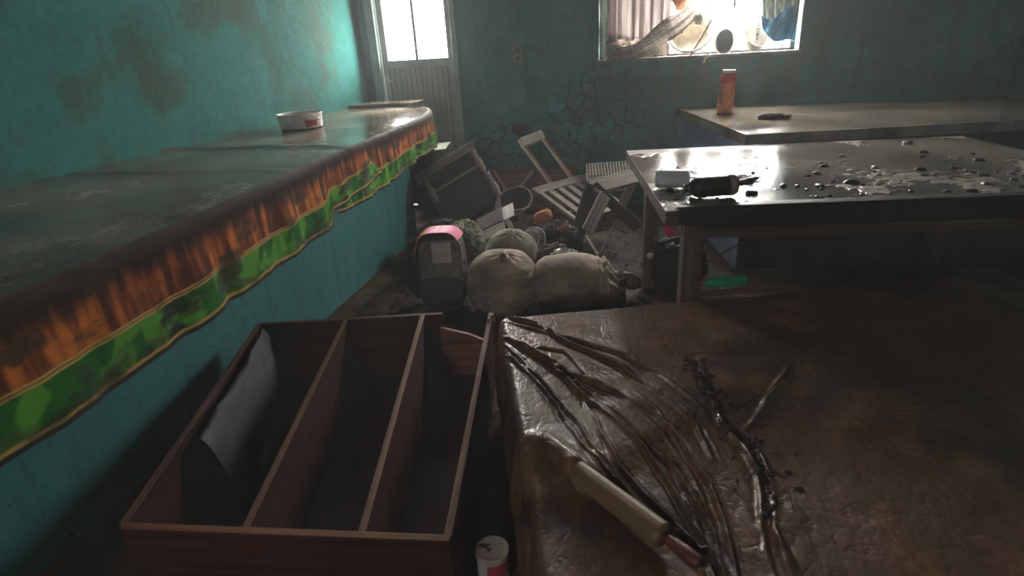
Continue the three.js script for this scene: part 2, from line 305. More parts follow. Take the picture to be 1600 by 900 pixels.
struct('wall_right', (() => { const g = new THREE.BoxGeometry(T, WH, ZF - ZB + T); g.translate(BX1 + T / 2, WH / 2, (ZF + ZB + T) / 2); return metricUV2(g); })(), 'teal_side');
const FX0 = -0.80, FX1 = -0.44, FY0 = 1.49, FY1 = 1.81; // opening added behind the camera as frontal fill
{
  const s = new THREE.Shape([[BX0, 0], [BX1, 0], [BX1, WH], [BX0, WH]].map((q) => new THREE.Vector2(...q)));
  s.holes.push(new THREE.Path([[FX0, FY0], [FX0, FY1], [FX1, FY1], [FX1, FY0]].map((q) => new THREE.Vector2(...q))));
  const g = new THREE.ExtrudeGeometry(s, { depth: T, bevelEnabled: false }); g.translate(0, 0, ZF);
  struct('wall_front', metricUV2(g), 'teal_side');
  const w = new THREE.Group(); w.name = 'added_fill_window_2'; w.userData.kind = 'structure'; scene.add(w);
  part('window_frame', [box(0.04, FY1 - FY0, 0.05, FX0 + 0.02, (FY0 + FY1) / 2, ZF + 0.1), box(0.04, FY1 - FY0, 0.05, FX1 - 0.02, (FY0 + FY1) / 2, ZF + 0.1), box(FX1 - FX0, 0.04, 0.05, (FX0 + FX1) / 2, FY0 + 0.02, ZF + 0.1), box(FX1 - FX0, 0.04, 0.05, (FX0 + FX1) / 2, FY1 - 0.02, ZF + 0.1)], 'iron', w);
}
function metricUV2(g) { const p = g.attributes.position, n = g.attributes.normal, uv = g.attributes.uv; for (let i = 0; i < p.count; i++) uv.setXY(i, Math.abs(n.getX(i)) > 0.5 ? p.getZ(i) : p.getX(i), Math.abs(n.getY(i)) > 0.5 ? p.getZ(i) : p.getY(i)); return g; }
const yard = struct('yard_ground', (() => { const g = new THREE.BoxGeometry(12, 0.2, 8); g.translate(0, -0.25, ZB - T - 4.05); return metricUV(g); })(), 'plaster');

// the glazed metal door at the left end of the back wall
{
  const d = new THREE.Group(); d.name = 'door_1'; d.userData.kind = 'structure'; scene.add(d);
  const cx = (DX0 + DX1) / 2, w = DX1 - DX0, z = ZB - 0.03;
  part('door_frame', [box(0.075, DH, 0.07, DX0 + 0.02, DH / 2, ZB + 0.005), box(0.045, DH, 0.06, DX1 - 0.005, DH / 2, ZB + 0.0), box(w, 0.05, 0.06, cx, DH - 0.01, ZB)], 'frame_trim', d);
  const L = DX0 + 0.062, R = DX1 - 0.03, zz = z - 0.005;
  part('stile', box(0.055, DH - 0.06, 0.04, L + 0.027, DH / 2, zz), 'metal_door', d);
  part('stile', box(0.055, DH - 0.06, 0.04, R - 0.027, DH / 2, zz), 'metal_door', d);
  part('lock_rail', box(R - L - 0.1, 0.06, 0.04, (L + R) / 2, 1.255, zz), 'metal_door', d);
  part('top_rail', box(R - L - 0.1, 0.06, 0.04, (L + R) / 2, DH - 0.07, zz), 'metal_door', d);
  part('bottom_rail', box(R - L - 0.1, 0.12, 0.04, (L + R) / 2, 0.09, zz), 'metal_door', d);
  part('mullion', box(0.026, 0.7, 0.04, (L + R) / 2 - 0.005, 1.635, zz), 'metal_door', d);
  const ribs = [box(R - L - 0.1, 1.1, 0.012, (L + R) / 2, 0.69, zz - 0.008)];
  for (let i = 0; i < 11; i++) ribs.push(box(0.024, 1.1, 0.014, L + 0.085 + i * (R - L - 0.17) / 10, 0.69, zz + 0.003));
  part('ribbed_panel', ribs, 'metal_door', d);
  for (const s of [0, 1]) part('pane', new THREE.BoxGeometry((R - L - 0.14) / 2, 0.69, 0.004).translate((L + R) / 2 + (s ? 1 : -1) * (R - L - 0.1) / 4 - 0.003, 1.63, zz - 0.006), 'glass', d);
  part('glazing_bead', [box(R - L - 0.1, 0.014, 0.02, (L + R) / 2, 1.286, zz + 0.012)], 'frame_trim', d);
  part('door_handle', [box(0.03, 0.10, 0.012, L + 0.03, 1.13, zz + 0.024), tube([[L + 0.03, 1.13, zz + 0.03], [L + 0.03, 1.13, zz + 0.06], [L + 0.09, 1.13, zz + 0.065]], 0.007, 16)], 'enamel', d);
}
// the barred window without glass
{
  const w = new THREE.Group(); w.name = 'window_1'; w.userData.kind = 'structure'; scene.add(w);
  part('window_frame', [box(0.03, WY1 - WY0, 0.03, WX0 + 0.015, (WY0 + WY1) / 2, ZB - 0.17), box(0.03, WY1 - WY0, 0.03, WX1 - 0.015, (WY0 + WY1) / 2, ZB - 0.17), box(WX1 - WX0, 0.03, 0.03, (WX0 + WX1) / 2, WY0 + 0.015, ZB - 0.17), box(WX1 - WX0, 0.03, 0.03, (WX0 + WX1) / 2, WY1 - 0.015, ZB - 0.17)], 'iron', w);
  part('window_sill', box(WX1 - WX0 + 0.03, 0.022, 0.22, (WX0 + WX1) / 2, WY0 + 0.001, ZB - 0.09), 'plaster', w);
  for (let i = 0; i < 8; i++) {
    const x = WX0 + 0.08 + i * 0.189, b = part('window_bar', new THREE.CylinderGeometry(0.006, 0.006, WY1 - WY0 - 0.04, 8).translate(x, (WY0 + WY1) / 2, ZB - 0.17), 'iron', w);
    const y = i % 2 ? 1.58 : 1.36;
    part('bar_knot', lathe([[0.006, -0.045], [0.016, -0.03], [0.009, -0.012], [0.02, 0], [0.009, 0.012], [0.016, 0.03], [0.006, 0.045]], 10).translate(x, y, ZB - 0.17), 'iron', b);
  }
}
{ // power outlet between door and window
  const o = thing('power_outlet', 'grimy pale power outlet plate on the teal wall between door and window', 'outlet', [-0.982, 1.286, ZB]);
  part('cover_plate', box(0.078, 0.122, 0.01, 0, 0, 0.004), 'outlet', o);
  for (const s of [-1, 1]) part('socket', [box(0.036, 0.034, 0.006, 0, s * 0.03, 0.009)], 'iron', o);
}

// ---------------------------------------------------------------- left counter and its oilcloths
const edgeCurve = new THREE.CatmullRomCurve3([[-1.13, 0.55], [-1.19, -0.5], [-1.24, -1.2], [-1.285, -1.7], [-1.335, -2.2], [-1.362, -2.7], [-1.382, -3.1], [-1.405, -3.5], [-1.45, -3.9], [-1.525, -4.22], [-1.63, -4.48], [-1.77, -4.66], [-1.97, -4.74], [-2.29, -4.75]].map(([x, z]) => V(x, 0, z)), false, 'centripetal');
const CH = 0.945;                          // bare top of the slab
{
  const c = thing('breakfast_counter', 'long teal painted masonry counter with rounded end along the left wall', 'counter');
  const pts = edgeCurve.getSpacedPoints(80).map((p) => new THREE.Vector2(p.x - 0.012, -p.z));
  const s = new THREE.Shape([...pts, new THREE.Vector2(-2.325, 4.738), new THREE.Vector2(-2.325, -0.55)]);
  const g = new THREE.ExtrudeGeometry(s, { depth: 0.07, bevelEnabled: true, bevelSize: 0.004, bevelThickness: 0.004, bevelSegments: 2 }); g.rotateX(-Math.PI / 2); g.translate(0, CH - 0.078, 0);
  part('counter_top', g, 'plaster', c);
  const b = new THREE.BoxGeometry(0.64, CH - 0.075, 4.67, 12, 12, 40); b.translate(-2.005, (CH - 0.075) / 2 - 0.002, -1.785);
  part('counter_base', metricUV2(b), 'counter_paint', c);
}
function clothOn(c, t0, t1, y, dropAt, out, material, topMat, wallGap) {
  // skirt: from 9 cm inside the edge, over it and down; t along the edge curve
  const L = edgeCurve.getLength(), NU = 260, NV = 30;
  const at = (t) => { const p = edgeCurve.getPointAt(clamp(t)), d = edgeCurve.getTangentAt(clamp(t)); return [p, V(-d.z, 0, d.x)]; };
  const outward = at;
  const skirt = sheet(NU, NV, (u, v) => {
    const D = dropAt(u), shift = dropAt.shift ? dropAt.shift(u, v) : 0, t = mix(t0, t1, u) + shift, [p, n] = outward(t), r = 0.034, arc = r * Math.PI / 2, d = v * (D + arc);
    let o, h; if (d < arc) { o = r * Math.sin(d / r); h = r * (1 - Math.cos(d / r)); } else { o = r; h = r + d - arc; }
    const wave = (0.012 * (N2(u * L * 9, v * 0.7, 33, 2) - 0.5) * 2 + 0.007 * Math.sin(t * L * 24 + 2 * N2(t * L * 3, 4, 12, 2))) * smooth(0.1, 0.8, v) + 0.012 * v * v;
    return [p.x + n.x * (o + wave + out - r + 0.004), y - h - 0.004 * N2(u * L * 14, 3, 8, 2) * (1 - v), p.z + n.z * (o + wave + out - r + 0.004), t * L / 1.2, 1 - v];
  }, 0.0016);
  part('patterned_skirt', skirt, material, c);
  const top = grid(NU, 46, (u, v) => {
    const [p, n] = outward(mix(t0, t1, u)), q = V(p.x + n.x * (out - 0.034 + 0.004), 0, p.z + n.z * (out - 0.034 + 0.004)), ix = -2.335 + wallGap, iz = clamp(q.z, -4.72, 0.55);
    const k = v, x = mix(q.x, ix, k), z = mix(q.z, iz, k * 0.999), inset = (1 - v < 1 ? Math.hypot(x - q.x, z - q.z) : 0);
    const sag = 0.012 * smooth(0.16, 0.0, inset), bumps = 0.005 * (N2(x * 7, z * 7, 19, 4) - 0.5) * smooth(0, 0.02, inset) + 0.004 * (N2(x * 26, z * 26, 17, 3) - 0.5) * smooth(0.0, 0.05, inset) * smooth(0.2, 0.1, inset);
    const fold = topMat.fold ? topMat.fold(x, z) : 0;
    return [x, y - sag * 0.6 + bumps + fold + 0.004, z, z, x];
  });
  part('muddy_top', top, 'wet_top', c);
}
{
  const L = edgeCurve.getLength(), tz = (z) => { let b = 0; for (let i = 0; i <= 400; i++) { const p = edgeCurve.getPointAt(i / 400); if (Math.abs(p.z - z) < Math.abs(edgeCurve.getPointAt(b / 400).z - z) && p.x > -1.9) b = i; } return b / 400; };
  const far = thing('tablecloth', 'orange and green printed oilcloth over the rounded far end of the left counter', 'tablecloth');
  const d1 = (u) => 0.215 + 0.02 * Math.sin(u * 9) + 0.012 * (N2(u * 14, 1, 5, 2) - 0.5);
  clothOn(far, tz(-2.30), 0.925, CH + 0.003, d1, 0.024, 'oilcloth', {}, 0.0);
  const near = thing('tablecloth', 'mud-stained printed oilcloth on the near stretch of the left counter, with a pointed hanging corner', 'tablecloth');
  const a = tz(0.5), b = tz(-2.62), zu = (u) => edgeCurve.getPointAt(mix(a, b, u)).z;
  const d2 = (u) => { const z = zu(u); return 0.25 - 0.062 * smooth(-2.19, -2.23, z) - 0.035 * smooth(-2.25, -2.62, z) + 0.012 * (N2(u * 20, 2, 7, 2) - 0.5); };
  d2.shift = (u, v) => { const k = smooth(-2.2, -2.62, zu(u)); return k * v * 0.23 / L; };
  clothOn(near, a, b, CH + 0.010, d2, 0.036, 'oilcloth', { fold: (x, z) => 0.012 * Math.exp(-(((z + 2.50 + 0.10 * N2(x * 5, 1, 3, 2)) / 0.05) ** 2)) + 0.004 * Math.exp(-(((z + 2.0) / 0.03) ** 2)) }, 0.0);
}
{ // wet board lying across the far end of the counter
  const b = thing('wooden_board', 'wet shining board lying across the far end of the left counter', 'board', [-2.02, CH + 0.028, -4.62]);
  part('plank', box(0.62, 0.022, 0.15, 0, 0, 0), 'wet_top', b); b.rotation.set(0.05, -0.10, 0.02);
}
{ // low enamel pot on the counter
  const p = thing('cooking_pot', 'low white enamel pot with two handles and red stains on the left counter', 'pot', [-2.05, CH + 0.012, -3.36]);
  part('pot_body', lathe([[0.0, 0.004], [0.118, 0.0], [0.126, 0.006], [0.132, 0.078], [0.138, 0.084], [0.136, 0.088], [0.127, 0.084], [0.12, 0.012], [0, 0.01]], 64), 'enamel', p);
  part('dried_food', new THREE.CylinderGeometry(0.122, 0.119, 0.05, 48, 1, true).translate(0, 0.045, 0), 'dirt_inside', p);
  part('dried_food', new THREE.CylinderGeometry(0.117, 0.117, 0.004, 48).translate(0, 0.016, 0), 'dirt_inside', p);
  for (const a of [2.75, -0.55]) { const h = part('handle', tube([[0.128, 0.055, -0.045], [0.158, 0.058, -0.035], [0.166, 0.058, 0], [0.158, 0.058, 0.035], [0.128, 0.055, 0.045]], 0.007, 24), 'enamel', p); h.rotation.y = a; }
  const st = grid(24, 8, (u, v) => { const a = 0.72 + u * 0.62, k = 0.06 * (N2(u * 6, v * 5, 3, 3) - 0.5), y = 0.012 + v * 0.052; return [Math.sin(a + k) * (0.1265 + y * 0.072 + 0.0012), y + 0.01 * (N2(u * 5, 2, 6) - 0.5), Math.cos(a + k) * (0.1265 + y * 0.072 + 0.0012)]; });
  part('red_stain', st, 'enamel_red', p);
}

// ---------------------------------------------------------------- far right counter
{
  const c = thing('kitchen_counter', 'low masonry counter with a wet grey top below the window', 'counter');
  const q = [[0.292, -4.99], [0.586, -3.495], [2.58, -3.88], [2.58, -4.99]];
  const ext = (inset, y0, y1) => { const s = new THREE.Shape(q.map(([x, z], i) => new THREE.Vector2(x + (i < 2 ? inset : 0), -z + (i === 1 || i === 2 ? inset : 0)))); const g = new THREE.ExtrudeGeometry(s, { depth: y1 - y0, bevelEnabled: false }); g.rotateX(-Math.PI / 2); g.translate(0, y0, 0); return g; };
  part('counter_top', metricUV(ext(0, 0.764, 0.824)), 'wet_top', c);
  part('counter_base', metricUV(ext(0.03, 0, 0.764)), 'shade_brown', c);  // shade under the table is put into this dark brown
  part('hazed_side', (() => { const g = box(1.50, 0.75, 0.006, 0, 0, 0, 0.001); g.rotateY(Math.PI / 2 + 0.1938); g.translate(0.465, 0.388, -4.245); return g; })(), 'hazed_teal', c);  // teal side with the bluish haze put into its colour
  part('front_edge', (() => { const g = box(2.02, 0.058, 0.012, 1.01, 0, 0, 0.002); g.rotateY(0.1907); g.translate(0.586, 0.794, -3.4885); return g; })(), 'plaster', c);
}
{ // juice bottle
  const b = thing('juice_bottle', 'orange juice bottle with a red shrink neck and white cap on the far counter', 'bottle', [0.602, 0.825, -4.50]);
  part('bottle_body', lathe([[0, 0], [0.05, 0], [0.056, 0.006], [0.057, 0.05], [0.054, 0.09], [0.0555, 0.12], [0.054, 0.155], [0.05, 0.185], [0.049, 0.205]], 48), 'juice', b);
  part('neck_sleeve', lathe([[0.049, 0.203], [0.056, 0.215], [0.058, 0.228], [0.052, 0.246], [0.045, 0.262], [0.041, 0.275]], 48), 'juice_red', b);
  part('cap', lathe([[0.041, 0.273], [0.044, 0.275], [0.044, 0.289], [0.041, 0.292], [0, 0.292]], 40), 'enamel', b);
  b.rotation.z = -0.03;
}
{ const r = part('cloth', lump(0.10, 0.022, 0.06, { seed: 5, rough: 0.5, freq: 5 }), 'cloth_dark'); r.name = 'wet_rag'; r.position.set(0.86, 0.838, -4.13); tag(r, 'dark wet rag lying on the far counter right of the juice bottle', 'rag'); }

// ---------------------------------------------------------------- bed with its plastic-wrapped, muddy mattress
const BED = { x: -0.491, z: -1.885, top: 0.42, turn: Math.atan2(0.287, 0.958) };
const bedAxisA = [0.958, -0.287], bedAxisB = [0.287, 0.958];
const bedPoint = (a, b, y = 0) => [BED.x + a * bedAxisA[0] + b * bedAxisB[0], BED.top + y, BED.z + a * bedAxisA[1] + b * bedAxisB[1]];
const FOLDS = [   // [height, width, points]: gathers of the film that fan out from the far left corner
  [0.015, 0.012, [[0, -0.01], [0.13, 0.1], [0.22, 0.27], [0.34, 0.43], [0.42, 0.65], [0.46, 0.77], [0.45, 0.89]]],
  [0.017, 0.013, [[-0.01, 0.13], [0.07, 0.27], [0.19, 0.46], [0.3, 0.58], [0.36, 0.69], [0.39, 0.77], [0.4, 0.87], [0.4, 0.99], [0.39, 1.09], [0.36, 1.2], [0.33, 1.38]]],
  [0.018, 0.011, [[-0.01, 0.15], [0.14, 0.39], [0.2, 0.58], [0.25, 0.7], [0.3, 0.84], [0.32, 0.96], [0.33, 1.1], [0.32, 1.18], [0.3, 1.38]]],
  [0.014, 0.010, [[0, 0.21], [0.09, 0.46], [0.16, 0.7], [0.18, 0.87], [0.23, 0.99], [0.28, 1.07], [0.31, 1.13]]],
  [0.013, 0.011, [[-0.01, 0.27], [0.06, 0.41], [0.12, 0.62], [0.15, 0.8], [0.2, 0.91]]],
  [0.017, 0.011, [[0.2, 0.58], [0.21, 0.77], [0.23, 0.89], [0.26, 0.99], [0.3, 1.09], [0.33, 1.18], [0.37, 1.36]]],
  [0.013, 0.010, [[0.24, 0.57], [0.29, 0.74], [0.34, 0.9], [0.35, 0.99], [0.36, 1.12]]],
  [0.010, 0.010, [[0.35, 0.59], [0.38, 0.69], [0.4, 0.83], [0.39, 0.91]]],
  [0.012, 0.010, [[0.34, 0.99], [0.34, 1.06], [0.33, 1.15], [0.34, 1.3]]],
  [0.009, 0.009, [[0.11, 0.27], [0.2, 0.32], [0.23, 0.46]]],
  [0.010, 0.012, [[0.02, 0.05], [0.2, 0.2], [0.36, 0.36], [0.45, 0.52], [0.5, 0.7]]],
  [0.010, 0.018, [[0.6, 0.43], [0.55, 0.6], [0.53, 0.76], [0.54, 0.86], [0.53, 0.96], [0.48, 1.08], [0.46, 1.3]]],
  [0.009, 0.007, [[0.54, 0.72], [0.64, 0.68], [0.71, 0.64], [0.82, 0.58]]],
  [0.014, 0.020, [[0.84, 0.52], [0.74, 0.63], [0.64, 0.74], [0.58, 0.79]]],
  [-0.016, 0.015, [[0.56, 0.86], [0.54, 0.95], [0.5, 1.05], [0.45, 1.16], [0.42, 1.38]]],
  [0.007, 0.009, [[0.53, 0.41], [0.64, 0.41], [0.75, 0.45], [1.0, 0.44]]],
  [0.005, 0.010, [[0.9, 0.75], [1.2, 0.8], [1.6, 0.65]]],
];
for (const k of [0, 1, 2, 3, 4, 5, 6]) { const [H, w, p] = FOLDS[k], o = 0.020 + 0.006 * (k % 3); FOLDS.push([H * 0.4, w * 0.6, p.map(([a, b], i) => [a + o * Math.min(1, i / 2) * (k % 2 ? -1 : 1), b + 0.3 * o * Math.min(1, i / 2)])]); }
function segDist(a, b, pts) {              // [distance, along 0..1]
  let best = 9, at = 0, n = pts.length - 1;
  for (let i = 0; i < n; i++) {
    const [x0, y0] = pts[i], dx = pts[i + 1][0] - x0, dy = pts[i + 1][1] - y0, t = clamp(((a - x0) * dx + (b - y0) * dy) / (dx * dx + dy * dy)), d = Math.hypot(a - x0 - t * dx, b - y0 - t * dy);
    if (d < best) { best = d; at = (i + t) / n; }
  }
  return [best, at];
}
const PIN0 = [0.065, 0.827], PIN1 = [0.248, 1.130], PINR = 0.027;
function filmHeight(a, b) {
  const wa = a + 0.016 * (N2(a * 12, b * 12, 3, 3) - 0.5), wb = b + 0.016 * (N2(a * 12 + 7, b * 12, 4, 3) - 0.5);
  let h = 0.014 * (N2(a * 3, b * 3, 5, 4) - 0.5) + 0.006 * (N2(a * 11, b * 11, 6, 3) - 0.5);
  const e = Math.max(0, 0.5 - Math.hypot(a - 0.75, b - 0.35)) * 0; h += e;
  for (let [H, w, pts] of FOLDS) {
    const [d, s] = segDist(wa, wb, pts);
    w *= 0.85; if (d < w * 4) { const k = H * 0.9 * (0.35 + 0.65 * smooth(0, 0.12, s) * smooth(1.02, 0.8, s)); h += k * (Math.exp(-((d / (w * 0.5)) ** 2)) - 0.45 * Math.exp(-(((d - w * 1.15) / (w * 0.45)) ** 2))); }
  }
  // the film lies over the far half of the rolling pin
  const [d, s] = segDist(a, b, [[0.0, 0.72], PIN1]);
  const cover = smooth(0.64, 0.44, s) * smooth(-0.02, 0.24, s);
  const bump = d < PINR ? PINR + Math.sqrt(Math.max(0, PINR * PINR - d * d)) : PINR * Math.exp(-(((d - PINR) / 0.034) ** 2));
  return Math.max(h, cover * (bump + 0.012) + h * 0.4);
}
{
  const bed = thing('bed', 'low bed whose mattress is wrapped in creased brown plastic film under mud', 'bed', [BED.x, 0, BED.z]);
  bed.rotation.y = BED.turn;
  part('bed_base', box(1.96, 0.16, 1.36, 1.0, 0.10, 0.70, 0.01), 'wood_dark', bed);
  part('mattress', box(1.97, 0.215, 1.37, 1.0, 0.288, 0.70, 0.05), 'cloth_dark', bed);
  const R = 0.03, fall = (d, x, s) => { const arc = R * Math.PI / 2; return d < arc ? [R * Math.sin(d / R), R * (1 - Math.cos(d / R))] : [R, R + d - arc]; };
  const A0 = -0.30, A1 = 2.0, B0 = -0.18, B1 = 1.42;
  const film = grid(520, 460, (u, v) => {
    const a = u < 0.76 ? mix(A0, 0.92, u / 0.76) : mix(0.92, A1, (u - 0.76) / 0.24), b = mix(B0, B1, v), da = Math.max(0, R - a), db = Math.max(0, R - b);
    const [oa, ya] = fall(da), [ob, yb] = fall(db);
    let x = da > 0 ? R - oa : a, z = db > 0 ? R - ob : b, y = BED.top + 0.004 - ya - yb;
    const drape = smooth(0.02, 0.22, da), drapeB = smooth(0.02, 0.18, db);
    x -= drape * (0.012 + 0.014 * N2(b * 26, da * 2, 14, 2) + 0.008 * Math.sin(b * 60 + 3 * N2(b * 6, 0, 2, 2)));
    z -= drapeB * (0.012 + 0.014 * N2(a * 22, db * 2, 16, 2));
    y += filmHeight(a, b) * (1 - smooth(0.0, 0.09, da)) * (1 - smooth(0, 0.09, db));
    y = Math.max(y, 0.012);
    return [x, y, z, a * 0.9, b * 0.9];
  });
  part('plastic_cover', film, 'muddy_film', bed);
}
{ // rolling pin half covered by the film
  const p0 = bedPoint(...PIN0, 0.032), p1 = bedPoint(...PIN1, 0.040), L = Math.hypot(p1[0] - p0[0], p1[1] - p0[1], p1[2] - p0[2]);
  const pin = thing('rolling_pin', 'pale wooden rolling pin with a red handle, half under the muddy plastic film', 'rolling pin', p1);
  align(pin, [p1[0] - p0[0], p1[1] - p0[1], p1[2] - p0[2]]);
  part('roller', lathe([[0, -L], [0.02, -L], [PINR, -L + 0.008], [PINR, -0.008], [PINR - 0.003, -0.001], [0.013, 0], [0, 0]], 40), 'pin_roller', pin);
  part('handle', lathe([[0, -0.002], [0.010, -0.002], [0.0105, 0.01], [0.0135, 0.03], [0.0145, 0.055], [0.0125, 0.078], [0.007, 0.085], [0, 0.086]], 24), 'pin_handle', pin);
}
{ // silt, twigs and leaf scraps that stuck along the fold
  const r = rng(5), list = [], trail = [[0.56, 0.42], [0.55, 0.6], [0.53, 0.76], [0.56, 0.86], [0.53, 0.98], [0.49, 1.08]];
  for (let i = 0; i < 240; i++) {
    const k = r() * 5, j = Math.min(4, Math.floor(k)), t = k - j, s = i < 170 ? 0.012 : 0.06;
    const a = mix(trail[j][0], trail[j + 1][0], t) + (r() + r() - 1) * s * 1.6, b = mix(trail[j][1], trail[j + 1][1], t) + (r() + r() - 1) * s, [x, y, z] = bedPoint(a, b, filmHeight(a, b) + 0.006);
    const g = r() < 0.3 ? new THREE.CylinderGeometry(0.0009, 0.0012, 0.02 + 0.03 * r(), 5).rotateZ(1.5) : new THREE.IcosahedronGeometry(0.0025 + 0.006 * r() ** 2, 0).scale(1.4, 0.5, 1);
    g.rotateY(r() * 6.3); g.rotateX((r() - 0.5) * 0.5); g.translate(x, y, z); list.push(g);
  }
  const m = part('twig_debris', list, 'sack_dark'); m.userData = { kind: 'stuff', label: 'dark silt, twigs and leaf scraps along a fold of the plastic', category: 'debris' };
}

// ---------------------------------------------------------------- bookcase lying on its back
{
  const TOP = 0.31, c = thing('bookcase', 'maroon wooden bookcase lying on its back with long open compartments', 'bookcase');
  const FR = [-0.592, -2.153], NR = [-0.407, -0.949], D1F = [-0.885, -2.11], D1N = [-0.613, -0.925], D2F = [-1.206, -2.03], D2N = [-0.905, -0.90], FL = [-1.575, -1.955], NL = [-1.225, -0.862], TIP = [-0.80, -2.125];
  const board = (a, b, y0, y1, t = 0.018) => { const dx = b[0] - a[0], dz = b[1] - a[1], L = Math.hypot(dx, dz), g = box(L, y1 - y0, t, L / 2, (y0 + y1) / 2, 0, 0.0015); g.rotateY(-Math.atan2(dz, dx)); g.translate(a[0], 0, a[1]); return g; };
  const edge = (a, b, t = 0.019) => board(a, b, TOP - 0.003, TOP + 0.0005, t);
  const put = (name, a, b, y0 = 0.012, y1 = TOP - 0.003) => { const m = part(name, board(a, b, y0, y1), 'wood_maroon', c); part('edge_band', edge(a, b), 'wood_edge', m); return m; };
  put('side_panel', FR, NR); put('side_panel', FL, NL);
  put('shelf', D1F, D1N); put('shelf', D2F, D2N);
  put('end_board', [-0.40, -0.945], NL); put('end_board', TIP, FL);
  const s = new THREE.Shape([FR, NR, NL, FL].map(([x, z]) => new THREE.Vector2(x, -z))), bg = new THREE.ExtrudeGeometry(s, { depth: 0.008, bevelEnabled: false }); bg.rotateX(-Math.PI / 2); bg.translate(0, 0.012, 0);
  part('back_panel', metricUV(bg), 'wood_back', c);
  // what is left of the far board in the right compartment, and the torn end of the right side
  part('broken_board', (() => { const g = new THREE.ExtrudeGeometry(new THREE.Shape([[0, 0], [0.225, 0.0], [0.225, 0.15], [0.12, 0.20], [0, 0.235]].map((p) => new THREE.Vector2(...p))), { depth: 0.016, bevelEnabled: false }); metricUV(g); g.rotateY(0.15); g.translate(-0.812, 0.02, -2.11); return g; })(), 'wood_red', c);
  const sp = []; const r = rng(9);
  for (let i = 0; i < 9; i++) sp.push(new THREE.ConeGeometry(0.010, 0.14 + 0.10 * r(), 4).scale(0.5, 1, 1).rotateX(Math.PI + 0.15 * (r() - 0.5)).translate(-0.579 + 0.006 * r(), 0.22 - 0.02 * r(), -2.145 + i * 0.011));
  part('splintered_end', sp, 'splinter', c);
}
{ // things inside the bookcase
  const f = sheet(50, 40, (u, v) => {
    const w = N2(u * 4, v * 4, 8, 4), z = -1.92 + v * 0.70, x = -1.545 + 0.32 * (z + 1.955) + u * 0.22;
    return [x + 0.03 * N2(v * 6, u * 3, 9, 3), 0.035 + 0.23 * (1 - smooth(0.0, 0.55, u + 0.2 * (w - 0.5))) + 0.07 * w, z + 0.02 * w];
  }, 0.003);
  tag(part('plastic_sheet', f, 'plastic_black'), 'black plastic sheet crumpled in the left compartment of the fallen bookcase', 'plastic sheet');
  const st = part('stick', tube([[-1.35, 0.05, -1.42], [-1.22, 0.06, -1.46], [-1.08, 0.075, -1.50]], 0.005, 20), 'wood_edge'); tag(st, 'thin pale stick in the left compartment of the fallen bookcase', 'stick');
}
{ // tin between bookcase and bed
  const t = thing('tin_can', 'pale lidded tin with a red printed band standing between bookcase and bed', 'can', [-0.352, 0.0, -1.105]);
  part('can_body', lathe([[0, 0], [0.043, 0], [0.0445, 0.003], [0.0435, 0.006], [0.0435, 0.106], [0.0445, 0.110]], 48), 'pale_print', t);
  part('printed_band', new THREE.CylinderGeometry(0.0438, 0.0438, 0.05, 32, 1, true, -0.1, 2.6).translate(0, 0.07, 0), 'red_print', t);
  const lg = lathe([[0, 0.112], [0.034, 0.1115], [0.036, 0.114], [0.044, 0.1145], [0.0465, 0.112], [0.0465, 0.103]], 48), lp = lg.attributes.position, lu = lg.attributes.uv; for (let i = 0; i < lp.count; i++) lu.setXY(i, 0.5 + lp.getX(i) * 10, 0.5 - lp.getZ(i) * 10);
  part('lid', lg, 'lid', t);
}

// ---------------------------------------------------------------- table and what lies on it
const TU = [0.9914, -0.131], TV = [-0.131, -0.9914], TN = [0.105, -2.05];
const tablePoint = (u, v, y) => [TN[0] + u * TU[0] + v * TV[0], y, TN[1] + u * TU[1] + v * TV[1]];
{
  const t = thing('table', 'sturdy brown wooden table with a wet muddy top in front of the window', 'table', [TN[0], 0, TN[1]]);
  t.rotation.y = Math.atan2(0.131, 0.9914);
  const W = 1.75, D = 1.26, H = 0.78;
  const topG = grid(220, 160, (u, v) => { const x = u * W, z = -v * D; return [x, H + 0.0015 + 0.005 * clods(u, v) * N2(x * 30, z * 30, 44, 2) * smooth(0, 0.05, Math.min(x, -z, W - x, D + z)), z, u, v]; });
  part('wet_mud_film', topG, 'wet_mud', t);
  part('table_top', box(W, 0.055, D, W / 2, H - 0.028, -D / 2, 0.005), 'wood_table', t);
  for (const [x, z] of [[0.125, -0.12], [0.125, -1.10], [W - 0.12, -0.12], [W - 0.12, -1.10]]) part('leg', box(0.075, H - 0.055, 0.075, x, (H - 0.055) / 2, z, 0.005), 'wood_table', t);
  part('apron', box(W - 0.2, 0.075, 0.022, W / 2, H - 0.055 - 0.0375, -0.09, 0.003), 'wood_table', t);
  part('apron', box(W - 0.2, 0.075, 0.022, W / 2, H - 0.055 - 0.0375, -1.14, 0.003), 'wood_table', t);
  for (const x of [0.095, W - 0.095]) part('apron', box(0.022, 0.075, D - 0.24, x, H - 0.055 - 0.0375, -D / 2, 0.003), 'wood_table', t);
  part('brace', bar([0.10, 0.50, -0.10], [0.42, 0.69, -0.10], 0.006, 0.006), 'wood_edge', t);
}
{ // black plastic along the near edge of the table
  const g = sheet(120, 14, (u, v) => {
    const a = 0.045 + u * 1.66, arc = v * 0.135, n = N2(a * 14, v * 2, 21, 3); let y, o;
    if (arc < 0.055) { o = -0.055 + arc; y = 0.788 + 0.004 * n; } else { o = 0.004 + 0.008 * (n - 0.3); y = 0.788 - (arc - 0.055) - 0.004; }
    const cut = u < 0.06 ? 0.02 * (0.06 - u) / 0.06 : 0; const [x, , z] = tablePoint(a, -o, 0); return [x, Math.max(y, 0.72 + cut - 0.012 * n), z];
  }, 0.002);
  tag(part('plastic_strip', g, 'black_film'), 'dark muddy plastic hanging over the near edge of the table', 'plastic sheet');
}
